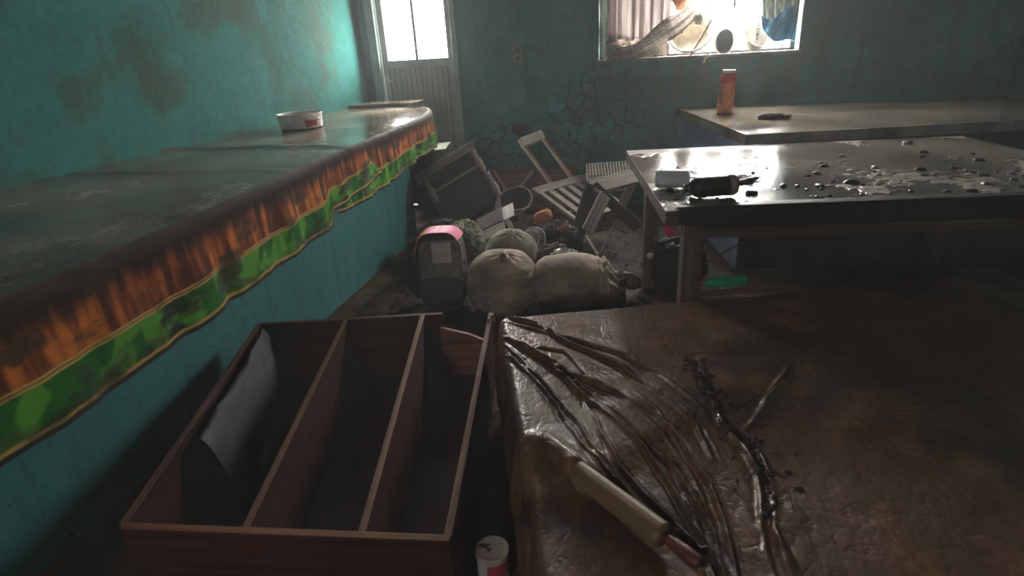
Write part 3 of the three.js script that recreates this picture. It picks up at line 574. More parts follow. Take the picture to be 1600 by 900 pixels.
{
  const j = thing('plastic_jar', 'frosted empty plastic jar lying on the left edge of the table', 'jar', tablePoint(0.075, 0.33, 0.822));
  align(j, [-0.99, 0.01, 0.02]);
  part('jar_body', lathe([[0, -0.07], [0.030, -0.07], [0.036, -0.064], [0.037, 0.045], [0.033, 0.055], [0.033, 0.062], [0.031, 0.062], [0.031, 0.054], [0.035, 0.044], [0.034, -0.062], [0, -0.066]], 40), 'milky', j);
  const b = thing('dark_bottle', 'mud-covered dark bottle with a pale base lying on the table', 'bottle', tablePoint(0.20, 0.17, 0.824));
  align(b, [-0.97, -0.02, 0.20]);
  part('bottle_body', lathe([[0, -0.085], [0.034, -0.085], [0.038, -0.075], [0.039, 0.05], [0.036, 0.066], [0.02, 0.088], [0.016, 0.095], [0.016, 0.108], [0, 0.108]], 40), 'wet_dark', b);
  part('pale_base', lathe([[0, -0.088], [0.033, -0.088], [0.0392, -0.078], [0.0396, -0.055], [0.036, -0.055]], 40), 'sack', b);
  const r = rng(3), list = [];
  for (let i = 0; i < 150; i++) { const u = 0.05 + 1.6 * r(), v = 0.06 + 1.15 * r() ** 1.5; const dense = v < 0.5 || u < 0.25; if (!dense && r() < 0.8) continue; const s = 0.006 + 0.016 * r() ** 3; list.push(lump(s * 1.5, s * 0.55, s, { seed: i % 9, rough: 0.6, seg: 8 }).rotateY(r() * 6).translate(...tablePoint(u, v, 0.784))); }
  const m = part('mud_clods', list, 'wet_dark'); m.userData = { kind: 'stuff', label: 'small wet clods of mud scattered over the table', category: 'mud' };
  const rag = part('wet_cloth', lump(0.13, 0.018, 0.055, { seed: 8, rough: 0.7, freq: 4 }).rotateY(0.25), 'wet_dark'); rag.position.set(...tablePoint(0.30, 0.42, 0.788)); tag(rag, 'dark wet cloth on the table behind the muddy bottle', 'cloth');
}
{ // green bottle on a pale strip, under the table at the far edge of the bed
  const y = 0.452;
  const s = thing('wooden_lath', 'pale muddy lath lying along the far edge of the bed under the table', 'lath', [0, 0, 0]);
  part('lath', bar([0.235, y - 0.012, -2.105], [0.62, y - 0.006, -2.215], 0.035, 0.012), 'wood_edge', s);
  const b = thing('green_bottle', 'small ribbed green plastic bottle lying under the table by its leg', 'bottle', [0.335, y + 0.022, -2.155]);
  align(b, [-0.975, -0.03, 0.22]);
  const pr = [[0, -0.09], [0.018, -0.09], [0.0215, -0.084]]; for (let i = 0; i < 5; i++) { const q = -0.078 + i * 0.02; pr.push([0.0225, q], [0.0225, q + 0.012], [0.0195, q + 0.016]); }
  pr.push([0.0215, 0.026], [0.0235, 0.03], [0.0235, 0.036], [0.021, 0.038], [0.0235, 0.041], [0.0225, 0.05], [0.011, 0.07], [0.009, 0.074], [0.009, 0.08]);
  part('bottle_body', lathe(pr, 32), 'green_bottle', b);
  part('cap', lathe([[0, 0.094], [0.011, 0.094], [0.0115, 0.078], [0.009, 0.078]], 20), 'cap_red', b);
}
{ // hanging strip below the table
  const g = sheet(8, 16, (u, v) => { const [x, , z] = tablePoint(0.50 + 0.05 * u + 0.006 * Math.sin(v * 5), 0.55, 0); return [x, 0.70 - 0.15 * v + 0.01 * u, z + 0.02 * Math.sin(u * 3)]; }, 0.003);
  tag(part('hanging_rag', g, 'cloth_grey'), 'grey rag hanging down below the table top', 'rag');
}

// ---------------------------------------------------------------- the heap in the middle of the room
function bankHeight(x, z) {
  const u = (x + 1.66) / 1.91, v = (-2.2 - z) / 2.78, e = smooth(0, 0.12, u) * smooth(1, 0.85, u) * smooth(0, 0.14, v);
  const hill = 0.13 * Math.exp(-(((x + 0.55) / 0.45) ** 2 + ((z + 3.75) / 0.55) ** 2)) + 0.08 * Math.exp(-(((x + 1.1) / 0.4) ** 2 + ((z + 3.5) / 0.5) ** 2)) + 0.07 * Math.exp(-(((x + 0.5) / 0.7) ** 2 + ((z + 4.6) / 0.4) ** 2));
  return -0.02 + e * (0.025 + hill + 0.05 * (N2(x * 5, z * 5, 31, 5) - 0.4) + 0.025 * (N2(x * 22, z * 22, 33, 3) - 0.5));
}
{
  const g = grid(150, 150, (u, v) => { const x = mix(-1.66, 0.25, u), z = mix(-2.2, -4.98, v); return [x, bankHeight(x, z), z, x, z]; });
  const m = part('mud_bank', g, 'heap_mud'); m.userData = { kind: 'stuff', label: 'uneven wet mud and silt under the heap of furniture', category: 'mud' };
}
{ // splinters, leaves and shards lying all over the mud
  const r = rng(77), list = [];
  for (let i = 0; i < 420; i++) {
    const x = -1.45 + 1.6 * r(), z = -2.6 - 2.1 * r(), s = 0.5 + r(), k = r();
    const g = k < 0.4 ? box(0.006 * s, 0.004, 0.06 * s + 0.05 * r(), 0, 0, 0, 0.001) : k < 0.7 ? new THREE.IcosahedronGeometry(0.012 * s, 1).scale(1.3, 0.5, 1) : box(0.03 * s, 0.003, 0.022 * s, 0, 0, 0, 0.001);
    g.rotateX((r() - 0.5) * 0.9); g.rotateY(r() * 6.3); g.rotateZ((r() - 0.5) * 0.5); g.translate(x, bankHeight(x, z) + 0.008, z); list.push(g);
  }
  const m = part('debris', list.map((g) => (g.attributes.uv ? g : metricUV(g))), 'sack_dark'); m.userData = { kind: 'stuff', label: 'dark splinters, leaves and shards strewn over the mud', category: 'debris' };
}
{ // small unit with turned posts, thrown over
  const X = [0.396, 0.209, -0.179], Y = [-0.529, 0.817, -0.228];
  const e = thing('display_stand', 'overturned brown wooden display stand with turned posts and a thick moulded top', 'stand', [-1.627, 0.498, -4.087]);
  basis(e, X, Y);
  const W = 0.485, D = 0.26;
  part('top_board', [box(W + 0.05, 0.022, D + 0.03, W / 2, -0.011, -D / 2), box(W + 0.03, 0.018, D + 0.015, W / 2, -0.031, -D / 2 ), box(W, 0.022, D, W / 2, -0.051, -D / 2)], 'wood_grey', e);
  const sp = (L) => lathe([[0, 0], [0.026, 0], [0.027, -0.12 * L], [0.017, -0.16 * L], [0.028, -0.22 * L], [0.017, -0.28 * L], [0.031, -0.45 * L], [0.028, -0.62 * L], [0.018, -0.72 * L], [0.027, -0.78 * L], [0.019, -0.86 * L], [0.009, -L], [0, -L]], 24);
  for (const x of [0.035, W - 0.03]) part('turned_post', sp(0.2).translate(x, -0.06, -0.012), 'wood_grey', e);
  part('turned_post', sp(0.24).translate(W - 0.025, -0.262, -0.012), 'wood_grey', e);
  part('side_panel', box(0.014, 0.45, D - 0.05, W - 0.004, -0.285, -D / 2 - 0.02), 'wood_dark', e);
  part('side_panel', box(0.014, 0.43, D - 0.05, 0.006, -0.275, -D / 2 - 0.02), 'wood_dark', e);
  part('shelf_rail', box(W - 0.05, 0.02, 0.02, W / 2, -0.172, -0.065), 'wood_grey', e);
  part('shelf', box(W - 0.03, 0.012, D - 0.10, W / 2, -0.178, -0.16), 'wood_dark', e);
  part('door_panel', box(W - 0.04, 0.27, 0.014, W / 2, -0.325, -0.085), 'wood_dark', e);
  part('back_panel', box(W - 0.02, 0.44, 0.008, W / 2, -0.28, -D + 0.006), 'wood_dark', e);
  part('bottom_board', box(W, 0.022, D, W / 2, -0.48, -D / 2), 'wood_dark', e);
}
{ // pale crate behind the counter end
  const b = thing('plastic_tub', 'pale greenish plastic tub behind the overturned display stand', 'tub', [-1.60, 0.56, -4.60]);
  b.rotation.set(0.25, -0.1, 0.12);
  part('tub_body', (() => { const g = new THREE.CylinderGeometry(0.115, 0.09, 0.13, 4, 1, false); g.rotateY(Math.PI / 4); g.scale(1.15, 1, 0.8); return metricUV(g.toNonIndexed()); })(), 'plastic_green_grey', b);
  part('rim', box(0.205, 0.014, 0.145, 0, 0.064, 0, 0.006), 'plastic_green_grey', b);
}
tag(part('black_lump', lump(0.20, 0.30, 0.16, { seed: 12, rough: 0.22, freq: 3, crease: 0.25 }), 'plastic_black'), 'black lump in the gap between the left counter and the door', 'bag').position.set(-1.78, 0.26, -4.86);  // black creased lump between counter end and back wall
{ // reddish plywood against the wall
  const p = part('plywood_board', (() => { const g = new THREE.ExtrudeGeometry(new THREE.Shape([[-0.46, 0], [0.46, 0.02], [0.45, 0.50], [-0.47, 0.47]].map((q) => new THREE.Vector2(...q))), { depth: 0.014, bevelEnabled: true, bevelSize: 0.002, bevelThickness: 0.002, bevelSegments: 1 }); return metricUV(g); })(), 'wood_red');
  p.position.set(-0.95, 0.0, -4.60); p.rotation.set(-0.72, 0.06, 0.03);
  tag(p, 'reddish plywood board leaning on the teal wall behind the heap', 'board');
}
{ // tall narrow frame, pale on its edges
  const f = thing('wooden_rack', 'narrow reddish wooden frame with pale edges sticking up out of the heap', 'frame');
  const TL = [-0.918, 0.655, -4.604], TR = [-0.778, 0.693, -4.707], BR = [-0.44, 0.315, -4.44], BL = [-0.575, 0.275, -4.34];
  const n = [-0.25, 0.25, 0.93];
  for (const [a, b] of [[TL, BL], [TR, BR]]) {
    part('rail', bar(a, b, 0.016, 0.075, n), 'wood_red', f);
    const up = (p) => p.map((q, i) => q + n[i] * 0.037); part('pale_edge', bar(up(a), up(b), 0.018, 0.004, n), 'wood_pale', f);
  }
  const m = (p, q, t) => p.map((v, i) => mix(v, q[i], t));
  part('head_board', bar(m(m(TL, BL, 0.055), m(TR, BR, 0.055), -0.06), m(m(TL, BL, 0.055), m(TR, BR, 0.055), 1.06), 0.075, 0.07, n), 'wood_pale', f);
  part('foot_board', bar(m(BL, TL, 0.08), m(BR, TR, 0.08), 0.05, 0.05, n), 'wood_red', f);
}
{ const m = part('dark_lump', lump(0.105, 0.045, 0.05, { seed: 15, rough: 0.3, freq: 3 }).rotateZ(-0.35), 'plastic_black'); m.position.set(-0.905, 0.715, -4.70); tag(m, 'black lump at the upper left corner of the narrow reddish frame', 'rag'); }  // black rounded lump at the corner of the frame
{ // slatted panel
  const s = thing('slatted_panel', 'grey slatted wooden chair back lying tilted on the heap', 'chair back', [-0.75, 0.358, -4.181]);
  basis(s, [0.326, 0.023, -0.34], [-0.331, 0.158, -0.359]);
  const W = 0.47, H = 0.51;
  part('top_rail', box(W + 0.03, 0.088, 0.024, W / 2, -0.036, 0), 'wood_grey', s);
  part('bottom_rail', box(W + 0.02, 0.045, 0.022, W / 2, -H + 0.02, 0), 'wood_grey', s);
  for (const x of [0.012, W - 0.012]) part('stile', box(0.032, H, 0.028, x, -H / 2, 0), 'wood_grey', s);
  for (let i = 0; i < 4; i++) part('slat', box(0.05, H - 0.08, 0.014, 0.105 + i * 0.0875, -H / 2, 0), 'wood_grey', s);
  part('cross_rail', box(W - 0.04, 0.02, 0.012, W / 2, -0.36, -0.014), 'wood_grey', s);
}
tag(part('wood_scrap', box(0.07, 0.02, 0.03), 'wood_pale'), 'small pale block of wood stuck between the grey slats', 'wood scrap').position.set(-0.31, 0.315, -4.24);
{ // white lattice basket
  const b = thing('lattice_basket', 'white plastic lattice basket upside down behind the splayed stool', 'basket', [-0.215, 0.345, -4.47]);
  b.rotation.set(0.42, 0.12, -0.02);
  const L = [], w = 0.32, h = 0.10, d = 0.22, t = 0.0055;
  for (let i = 0; i <= 14; i++) { const x = -w / 2 + i * w / 14; L.push(box(t, t, d, x, h, 0, 0.001), box(t, h, t, x, h / 2, d / 2, 0.001), box(t, h, t, x, h / 2, -d / 2, 0.001)); }
  for (let i = 0; i <= 9; i++) { const z = -d / 2 + i * d / 9; L.push(box(w, t, t, 0, h, z, 0.001), box(t, h, t, -w / 2, h / 2, z, 0.001), box(t, h, t, w / 2, h / 2, z, 0.001)); }
  for (let i = 1; i < 5; i++) { const y = i * h / 5; for (const s of [-1, 1]) L.push(box(w, t, t, 0, y, s * d / 2, 0.001), box(t, t, d, s * w / 2, y, 0, 0.001)); }
  const lat = part('lattice', L, 'plastic_white', b); lat.userData.kind = 'stuff';
  part('rim', [box(w + 0.02, 0.014, 0.014, 0, 0, d / 2 + 0.004), box(w + 0.02, 0.014, 0.014, 0, 0, -d / 2 - 0.004), box(0.014, 0.014, d + 0.02, w / 2 + 0.004, 0, 0), box(0.014, 0.014, d + 0.02, -w / 2 - 0.004, 0, 0)], 'plastic_white', b);
}
{ // splayed stool
  const s = thing('wooden_stool', 'grey wooden stool with a grooved seat plank and splayed board legs, beside the table', 'stool');
  const up = [0.1, 0.75, 0.65];
  part('seat_plank', [bar([-0.315, 0.462, -3.90], [0.02, 0.505, -4.075], 0.045, 0.022, up), bar([-0.28, 0.435, -3.85], [0.035, 0.476, -4.015], 0.075, 0.026, up)], 'wood_grey', s);
  part('leg', bar([-0.292, 0.455, -3.88], [-0.385, 0.13, -3.60], 0.095, 0.022, [0.3, 0.3, 0.9]), 'wood_dark', s);
  part('leg', bar([-0.285, 0.455, -3.87], [0.02, 0.205, -3.72], 0.07, 0.03, [0.2, 0.4, 0.9]), 'wood_dark', s);
  part('leg', bar([-0.20, 0.41, -3.80], [-0.305, 0.215, -3.60], 0.085, 0.016, [0.5, 0.2, 0.8]), 'wood_grey', s);
  part('leg', bar([-0.015, 0.45, -4.02], [-0.13, 0.24, -3.90], 0.06, 0.016, [0.3, 0.2, 0.9]), 'wood_grey', s);
}
{
  tag(part('stick', bar([-0.135, 0.28, -3.511], [-0.205, 0.14, -3.386], 0.009, 0.009), 'wood_grey'), 'thin grey stick leaning below the splayed stool', 'stick');
  tag(part('lath', bar([-0.305, 0.235, -3.46], [-0.222, 0.135, -3.38], 0.022, 0.012), 'splinter'), 'short pale broken lath below the left leg of the stool', 'lath');
  tag(part('broom_handle', tube([[-1.150, 0.405, -4.62], [-0.93, 0.22, -4.30]], 0.014, 12), 'wood_red'), 'brown broom handle lying against the reddish plywood board', 'broom handle');
  tag(part('batten', bar([-0.775, 0.41, -4.64], [-0.90, 0.24, -4.30], 0.028, 0.016, [0, 0.4, 1]), 'wood_dark'), 'dark batten leaning on the plywood, the right one of two', 'batten');
  tag(part('batten', bar([-0.835, 0.40, -4.66], [-0.95, 0.26, -4.36], 0.022, 0.016, [0, 0.4, 1]), 'wood_grey'), 'grey batten leaning on the plywood, the left one of two', 'batten');
}
{ // basin and straw hat
  const b = thing('plastic_basin', 'dark round basin with a pale rim tilted in the heap', 'basin', [-0.86, 0.235, -4.08]);
  align(b, [-0.15, 0.8, 0.55]);
  part('basin_body', lathe([[0, 0], [0.10, 0], [0.13, 0.085], [0.138, 0.09], [0.127, 0.086], [0.098, 0.006], [0, 0.006]], 48), 'basin_dark', b);
  part('rim', new THREE.TorusGeometry(0.138, 0.006, 10, 56).rotateX(Math.PI / 2).translate(0, 0.089, 0), 'sack', b);
  const w = part('wire', tube([[-0.965, 0.345, -3.98], [-0.955, 0.29, -3.95], [-0.90, 0.275, -3.93], [-0.80, 0.275, -3.93], [-0.745, 0.29, -3.95]], 0.003, 30), 'cotton_rope');
  tag(w, 'thin pale bent wire lying across the dark basin', 'wire');
  const y = part('paper_scrap', sheet(12, 8, (u, v) => [-0.815 + u * 0.095, 0.245 - 0.055 * v + 0.01 * Math.sin(u * 6 + v * 3), -3.92 + 0.05 * v + 0.01 * u - 0.02 * v * u], 0.003), 'splinter');
  tag(y, 'yellowish crumpled paper scrap below the dark basin', 'paper');
}
{ const m = part('cloth', lump(0.075, 0.05, 0.05, { seed: 4, rough: 0.3 }).rotateZ(0.5), 'cloth_orange'); m.name = 'orange_rag'; m.position.set(-0.64, 0.225, -3.90); tag(m, 'orange-brown rag lying below the left end of the slatted panel', 'rag'); }
{ const b = thing('cardboard_box', 'grey soaked cardboard box behind the mud-covered sacks', 'box', [-0.93, 0.215, -3.66]); b.rotation.set(0.35, 0.25, 0.35); part('box_body', box(0.20, 0.17, 0.15), 'cloth_grey', b); part('flap', box(0.20, 0.006, 0.09, 0, 0.092, 0.105).rotateX(0.2), 'wood_grey', b); part('flap', box(0.09, 0.006, 0.15, 0.135, 0.078, 0), 'wood_grey', b); }
{
  const a = part('garbage_bag', lump(0.15, 0.13, 0.13, { seed: 21, rough: 0.3, freq: 4, crease: 0.4 }), 'sack_green'); a.position.set(-1.09, 0.20, -3.42); tag(a, 'crumpled greenish bag between the backpack and the sacks', 'bag');
  const b = part('garbage_bag', lump(0.20, 0.12, 0.16, { seed: 27, rough: 0.3, freq: 4, crease: 0.4 }), 'sack_dark'); b.position.set(-1.30, 0.15, -3.66); tag(b, 'dark crumpled bag beneath the overturned display stand', 'bag');
  const c = part('clothes_heap', lump(0.17, 0.13, 0.15, { seed: 33, rough: 0.4, freq: 4, crease: 0.5 }), 'cloth_dark'); c.position.set(-0.50, 0.16, -3.55); tag(c, 'dark bundle of muddy clothes in front of the slatted panel', 'clothes');
  const d = part('clothes_heap', lump(0.10, 0.07, 0.09, { seed: 35, rough: 0.4, freq: 5, crease: 0.5 }), 'cloth_grey'); d.position.set(-0.48, 0.17, -3.26); tag(d, 'small brown-grey wad of clothes above the long sack', 'clothes');
  const e = part('plastic_bag', lump(0.085, 0.045, 0.06, { seed: 41, rough: 0.3, freq: 4, crease: 0.3 }), 'clear'); e.position.set(-0.39, 0.225, -3.10); tag(e, 'clear crumpled plastic bag lying behind the long sack', 'bag');
  const f = part('scrap', lump(0.035, 0.022, 0.028, { seed: 43, rough: 0.6, freq: 3 }), 'wood_red'); f.name = 'brick_fragment'; f.position.set(-0.43, 0.285, -3.46); tag(f, 'small reddish fragment on the dark bundle of clothes', 'fragment');
}
{ // wire guard of a fan
  const f = thing('fan_guard', 'round white wire guard of a fan between sacks and slats', 'fan guard', [-0.625, 0.225, -3.37]);
  align(f, [-0.35, 0.55, 0.75]);
  for (const [r, y] of [[0.024, 0.03], [0.062, 0.022], [0.092, 0.0]]) part('ring', new THREE.TorusGeometry(r, 0.0022, 8, 40).rotateX(Math.PI / 2).translate(0, y, 0), 'enamel', f);
  const L = []; for (let i = 0; i < 30; i++) { const a = i / 30 * Math.PI * 2, c = Math.cos(a), s = Math.sin(a); L.push(tube([[0.022 * c, 0.03, 0.022 * s], [0.06 * c, 0.023, 0.06 * s], [0.085 * c, 0.01, 0.085 * s], [0.093 * c, -0.006, 0.093 * s]], 0.0014, 6, 5)); }
  part('spokes', L, 'enamel', f).userData.kind = 'stuff';
}
// sacks
function knotSack(pos, name, label, m, [rx, ry, rz], seed, knot, creases) {
  const s = thing(name, label, 'sack', pos), g = lump(rx, ry, rz, { seed, rough: 0.07, freq: 2, seg: 90, e: 0.9 }), p = g.attributes.position;
  for (let i = 0; i < p.count; i++) { // folds that run round the right side and pull towards the knot
    const x = p.getX(i) / rx, y = p.getY(i) / ry, z = p.getZ(i) / rz, k = creases * smooth(0.0, 0.35, x) * smooth(-0.3, 0.1, z) * Math.max(0, Math.sin(y * 15 + 1.2 * x)) ** 4;
    const a = Math.atan2(z - 0.25, x - 0.15), rr = Math.hypot(x - 0.15, z - 0.25), pull = smooth(0.75, 0.1, rr) * (y > 0.2 ? 1 : 0) * 0.02 * Math.sin(a * 9);
    const f = 1 - 0.03 * k + pull; p.setXYZ(i, p.getX(i) * f, p.getY(i) * f, p.getZ(i) * f);
  }
  g.computeVertexNormals(); part('sack_body', g, m, s);
  if (knot) part('tied_neck', lathe([[0.045, 0], [0.028, 0.012], [0.017, 0.026], [0.02, 0.038], [0.009, 0.05], [0, 0.052]], 14), m, s).position.set(rx * 0.15, ry * 0.86, rz * 0.42), s.children[s.children.length - 1].rotation.set(0.45, 0, -0.1);
  return s;
}
knotSack([-0.70, 0.165, -2.83], 'stuffed_sack', 'plump muddy sack with a knotted top behind the fallen bookcase', 'sack', [0.198, 0.185, 0.17], 2, true, 1);
knotSack([-0.735, 0.16, -3.24], 'stuffed_sack', 'pale greenish round sack behind the knotted sack', 'sack_green', [0.165, 0.175, 0.14], 6, false, 0);
{ // long sack lying on its side, neck to the right
  const s = thing('stuffed_sack', 'long brown muddy sack lying on its side with a gathered neck towards the table', 'sack', [-0.50, 0.165, -2.87]);
  basis(s, [0.98, -0.03, -0.19], [0, 1, 0]);
  const prof = (t) => (t < 0.12 ? 0.10 + 0.06 * Math.sqrt(t / 0.12) : t < 0.76 ? 0.16 - 0.010 * Math.cos((t - 0.12) / 0.64 * Math.PI * 2) + 0.01 : t < 0.94 ? mix(0.16, 0.105, smooth(0.80, 0.94, t)) : 0.105 + 0.02 * smooth(0.94, 1, t)) + 0.014 * Math.exp(-(((t - 0.80) / 0.025) ** 2));
  const g = grid(72, 110, (u, v) => {
    const a = u * Math.PI * 2, n = 0.06 * (N2(Math.cos(a) * 2 + 5, v * 5 + Math.sin(a) * 2, 51, 4) - 0.5), pl = smooth(0.62, 0.9, v) * 0.10 * Math.sin(a * 13 + 4 * N2(v * 3, Math.cos(a) * 2, 5, 2)), rg = 0.035 * Math.sin(v * 90) * smooth(0.66, 0.72, v) * smooth(0.92, 0.84, v);
    const r = prof(v) * (1 + n + pl + rg); return [v * 0.47 - 0.02, r * 0.82 * Math.sin(a) - 0.06 * smooth(0.6, 1, v), r * Math.cos(a), u, v * 0.5];
  });
  part('sack_body', mergeVertices(g), 'sack', s);
  part('closed_end', lump(0.05, 0.085, 0.105, { seed: 3, rough: 0.05, seg: 30 }).translate(-0.015, 0, 0), 'sack', s);
  part('neck_mouth', lathe([[0.118, 0.0], [0.07, -0.06], [0, -0.07]], 24).rotateZ(-Math.PI / 2).translate(0.447, -0.06, 0), 'sack_dark', s);
  const c = thing('cloth_bundle', 'pale brown cloth end sticking out behind the gathered neck of the long sack', 'cloth', [-0.03, 0.13, -2.99]);
  c.rotation.set(0.2, 0.3, -0.6); part('cloth_fold', lump(0.085, 0.045, 0.05, { seed: 17, rough: 0.3, crease: 0.3 }), 'splinter', c);
}
{ // backpack
  const b = thing('backpack', 'dark school backpack with a grey pocket and a pink and orange top', 'backpack', [-1.03, 0.02, -2.80]);
  b.rotation.set(-0.12, 0.18, 0.02);
  const shell = (w, h, d, y0, e = 0.55) => lump(w, h, d, { seed: 2, rough: 0.03, e, seg: 60 }).translate(0, y0, 0);
  part('bag_body', shell(0.135, 0.215, 0.095, 0.225), 'bag_dark', b);
  const cap = (a0, a1) => grid(40, 14, (u, v) => { const a = mix(a0, a1, u), w = mix(-0.085, 0.10, v), c = Math.cos(a), s = Math.sin(a), pw = (x, e) => Math.sign(x) * Math.abs(x) ** e; return [0.141 * pw(c, 0.55) * (1 - 0.12 * Math.max(0, w * 10) ** 4), 0.225 + 0.223 * pw(s, 0.62) * (1 - 0.03 * Math.max(0, w * 10) ** 4), w, u * 0.3, v * 0.15]; });
  part('pink_top', cap(0.75, 1.80), 'bag_pink', b); part('orange_corner', cap(1.80, 2.85), 'bag_orange', b);
  part('grey_pocket', shell(0.118, 0.13, 0.03, 0.275, 0.4).translate(0.012, 0, 0.085), 'bag_grey', b);
  part('zip_flap', box(0.105, 0.11, 0.012, 0.02, 0.335, 0.112, 0.006), 'plastic_white', b);
  part('front_pocket', shell(0.115, 0.085, 0.035, 0.12, 0.45).translate(0.005, 0, 0.09), 'bag_dark', b);
  part('shoulder_strap', tube([[-0.10, 0.40, 0.03], [-0.155, 0.37, 0.05], [-0.178, 0.28, 0.06], [-0.172, 0.17, 0.06], [-0.13, 0.08, 0.05]], 0.016, 40, 10), 'bag_dark', b);
  part('zip_pull', box(0.018, 0.028, 0.008, 0.132, 0.27, 0.075, 0.003), 'splinter', b);
}
{ // things lodged under the left edge of the table
  const p = thing('clear_bottle', 'clear squashed plastic bottle with a pink label lodged under the left edge of the table', 'bottle', [0.150, 0.352, -3.14]);
  align(p, [-0.78, -0.52, -0.2]);
  part('bottle_body', lathe([[0, -0.09], [0.034, -0.09], [0.038, -0.08], [0.038, 0.02], [0.03, 0.06], [0.014, 0.085], [0.013, 0.10]], 32), 'clear', p);
  part('label', lathe([[0.0385, -0.07], [0.0388, -0.025]], 32), 'pink_label', p);
  part('cap', lathe([[0.0, 0.114], [0.015, 0.114], [0.0155, 0.096], [0.013, 0.096]], 20), 'plastic_white', p);
  const k = part('wood_block', box(0.085, 0.032, 0.05), 'splinter'); k.position.set(0.130, 0.438, -3.18); k.rotation.set(0.3, 0.3, 0.24); tag(k, 'short pale block of wood above the pink-labelled bottle under the table', 'wood block');
  const c = part('added_dark_lump', lump(0.17, 0.165, 0.13, { seed: 61, rough: 0.2, freq: 3, crease: 0.25 }), 'plastic_black'); c.position.set(0.235, 0.15, -3.18); tag(c, 'added black lump that stands for the shade under the far left corner of the table', 'bag');  // black lump added to keep the gap under the table dark
  const w = part('bottle_top', lathe([[0, 0.012], [0.016, 0.012], [0.018, 0], [0, 0]], 24), 'plastic_white'); w.position.set(0.085, 0.265, -3.02); w.rotation.set(1.2, 0, 0.3); tag(w, 'small round white cap beside the far left table leg', 'cap');
}

// ---------------------------------------------------------------- curtains and household things in the window
{
  const c = thing('curtain', 'grey curtain with dark stripes gathered at the left of the window', 'curtain');
  const hem = (u) => 1.355 - 0.022 * Math.abs(Math.sin(u * 13)) - 0.03 * smooth(0.3, 1, u) * 0;
  part('curtain_panel', grid(150, 60, (u, v) => { const x = -0.272 + u * 0.50, y = mix(hem(u), 2.09, v), w = 0.018 * Math.sin(u * 46 + 1.5 * N2(u * 6, v * 2, 4, 2)) + 0.012 * (N2(u * 15, v * 4, 6, 3) - 0.5); return [x + 0.4 * w, y, ZB - 0.115 + w, u, v]; }), 'curtain', c);
  part('side_edge', sheet(10, 40, (u, v) => [-0.30 + u * 0.05, mix(1.22, 2.09, v), ZB - 0.14 + 0.03 * u + 0.01 * Math.sin(v * 20 + u * 4)]), 'curtain_green', c);
  const sw = thing('curtain', 'grey curtain length twisted and pulled diagonally across to the upper right of the window', 'curtain');
  const path = new THREE.CatmullRomCurve3([[-0.27, 1.235, -5.09], [-0.10, 1.235, -5.05], [0.05, 1.30, -5.04], [0.18, 1.385, -5.05], [0.30, 1.46, -5.06], [0.40, 1.56, -5.07], [0.43, 1.70, -5.08], [0.44, 2.08, -5.10]].map((p) => V(...p)));
  part('twisted_cloth', grid(120, 40, (u, v) => { const p = path.getPointAt(u), t = path.getTangentAt(u), n = V(0, 0, 1).cross(t).normalize(), w = (0.10 + 0.05 * Math.sin(u * 2.6)) * (v - 0.5) * (1 + 0.10 * Math.sin(u * 20)), k = 0.012 * Math.sin(v * 17 + u * 5) + 0.010 * (N2(u * 4, v * 5, 7, 2) - 0.5) + 0.02 * Math.sin(v * 3.14); return [p.x + n.x * w, p.y + n.y * w, p.z + k, u * 3, v]; }), 'curtain_grey', sw);
  part('back_fold', sheet(60, 20, (u, v) => [-0.27 + u * 0.50, 1.208 + v * (0.20 - 0.10 * u), ZB - 0.145 + 0.012 * Math.sin(u * 30 + v * 4), u, v], 0.003), 'curtain_grey', sw);
  part('lower_fold', grid(80, 30, (u, v) => { const x = -0.27 + u * 0.44, a = v * Math.PI * 2, r = 0.052 * (1 - 0.55 * u) * (1 + 0.3 * Math.sin(a * 4 + u * 16)); return [x, 1.258 + Math.sin(a) * r, ZB - 0.08 + 0.5 * Math.cos(a) * r, u * 2, v]; }), 'curtain_grey', sw);
  const o = part('orange_cloth', lump(0.062, 0.10, 0.025, { seed: 9, rough: 0.35, crease: 0.3 }), 'cloth_orange'); o.position.set(0.285, 1.645, -5.10); tag(o, 'orange cloth tucked into the curtain near the top of the window', 'cloth');
  const g = thing('curtain', 'pale grey-green curtain hanging at the right of the window', 'curtain');
  part('curtain_panel', sheet(60, 60, (u, v) => { const y = mix(1.40 - 0.05 * u, 2.09, v), left = mix(0.90, 0.82, v), x = mix(left, 1.135, u), w = 0.02 * Math.sin(u * 26 + v); return [x, y, ZB - 0.115 + w]; }), 'curtain_green', g);
  const b = part('blue_cloth', sheet(40, 40, (u, v) => { const x = 0.875 + u * 0.24, y = 1.47 - v * (0.10 + 0.15 * u) - 0.04 * Math.sin(u * 5), w = 0.015 * Math.sin(u * 18 + v * 5); return [x + 0.03 * v, y, ZB - 0.075 + w]; }, 0.003), 'cloth_blue'); tag(b, 'bright blue cloth hanging below the right curtain in the window', 'cloth');
  const k = part('white_cloth', lump(0.042, 0.034, 0.025, { seed: 14, rough: 0.5, freq: 4, crease: 0.4 }), 'cloth_white'); k.position.set(0.430, 1.465, -5.06); tag(k, 'small crumpled white cloth on top of the pale tub in the window', 'cloth');
}
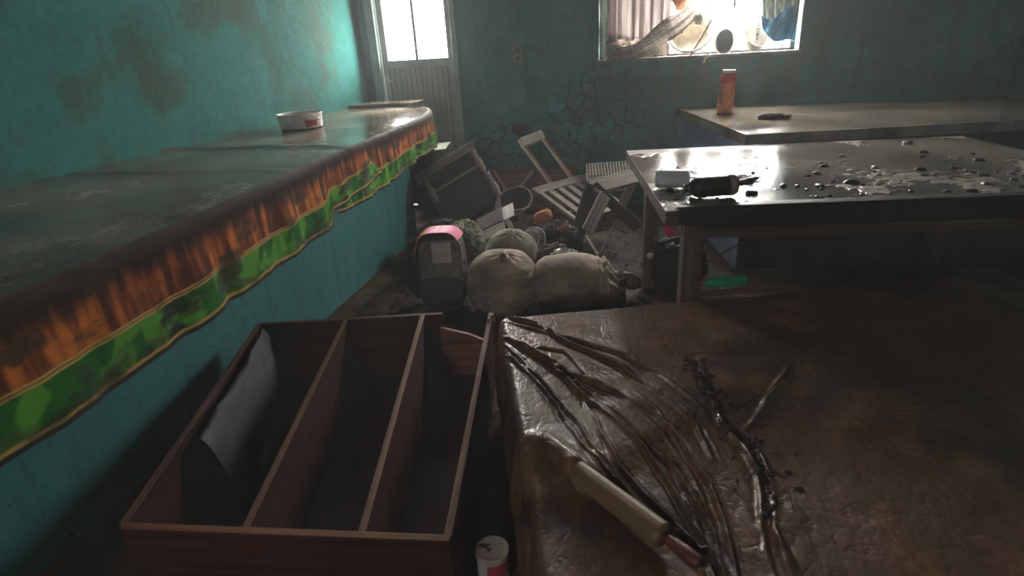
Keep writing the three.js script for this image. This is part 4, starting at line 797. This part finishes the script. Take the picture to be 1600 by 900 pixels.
{
  const t = thing('wash_tub', 'pale round wash tub standing on its edge on the window sill', 'tub', [0.385, 1.345, -5.09]);
  align(t, [-0.16, 0.58, 0.80]);
  part('tub_body', lathe([[0, -0.05], [0.118, -0.05], [0.127, -0.04], [0.158, 0.035], [0.170, 0.038], [0.168, 0.044], [0.154, 0.041], [0.12, -0.036], [0, -0.04]], 56), 'tub_pale', t);
  part('inner_ring', new THREE.TorusGeometry(0.120, 0.004, 8, 56).rotateX(Math.PI / 2).translate(0, -0.034, 0), 'cotton_rope', t);
  const st = part('strap', bar([0.385, 1.205, -5.015], [0.525, 1.455, -5.02], 0.014, 0.006, [0, 0, 1]), 'cotton_rope'); st.name = 'wooden_spoon'; tag(st, 'long pale spoon leaning across the pale wash tub in the window', 'spoon');
  const b = thing('bucket', 'dark bucket lying on the window sill with its mouth towards the room', 'bucket', [0.60, 1.292, -5.10]);
  align(b, [0.60, -0.02, 0.78]);
  part('bucket_body', lathe([[0, -0.06], [0.052, -0.06], [0.058, -0.055], [0.090, 0.055], [0.086, 0.055], [0.054, -0.05], [0, -0.052]], 48), 'bucket_dark', b);
  part('rim', new THREE.TorusGeometry(0.091, 0.004, 10, 48).rotateX(Math.PI / 2).translate(0, 0.056, 0), 'plastic_white', b);
  const w = thing('bowl', 'whitish translucent bowl on its side at the right of the dark bucket', 'bowl', [0.855, 1.285, -5.10]);
  align(w, [0.25, 0.55, 0.6]);
  part('bowl_body', lathe([[0, -0.06], [0.045, -0.06], [0.075, -0.03], [0.092, 0.02], [0.094, 0.05], [0.09, 0.05], [0.088, 0.02], [0.072, -0.026], [0.044, -0.055], [0, -0.055]], 48), 'bowl_white', w);
  const r = part('cloth_strip', sheet(4, 24, (u, v) => { const a = v * 1; return [0.525 - 0.05 * a + 0.014 * u, 1.222 - 0.075 * a * a + 0.005 * Math.sin(a * 9), ZB + 0.004 + 0.012 * Math.sin(a * 3) + 0.018]; }, 0.003), 'cloth_white'); tag(r, 'white cloth strip dangling over the edge of the window sill', 'cloth');
}
renderer.render(scene, camera);
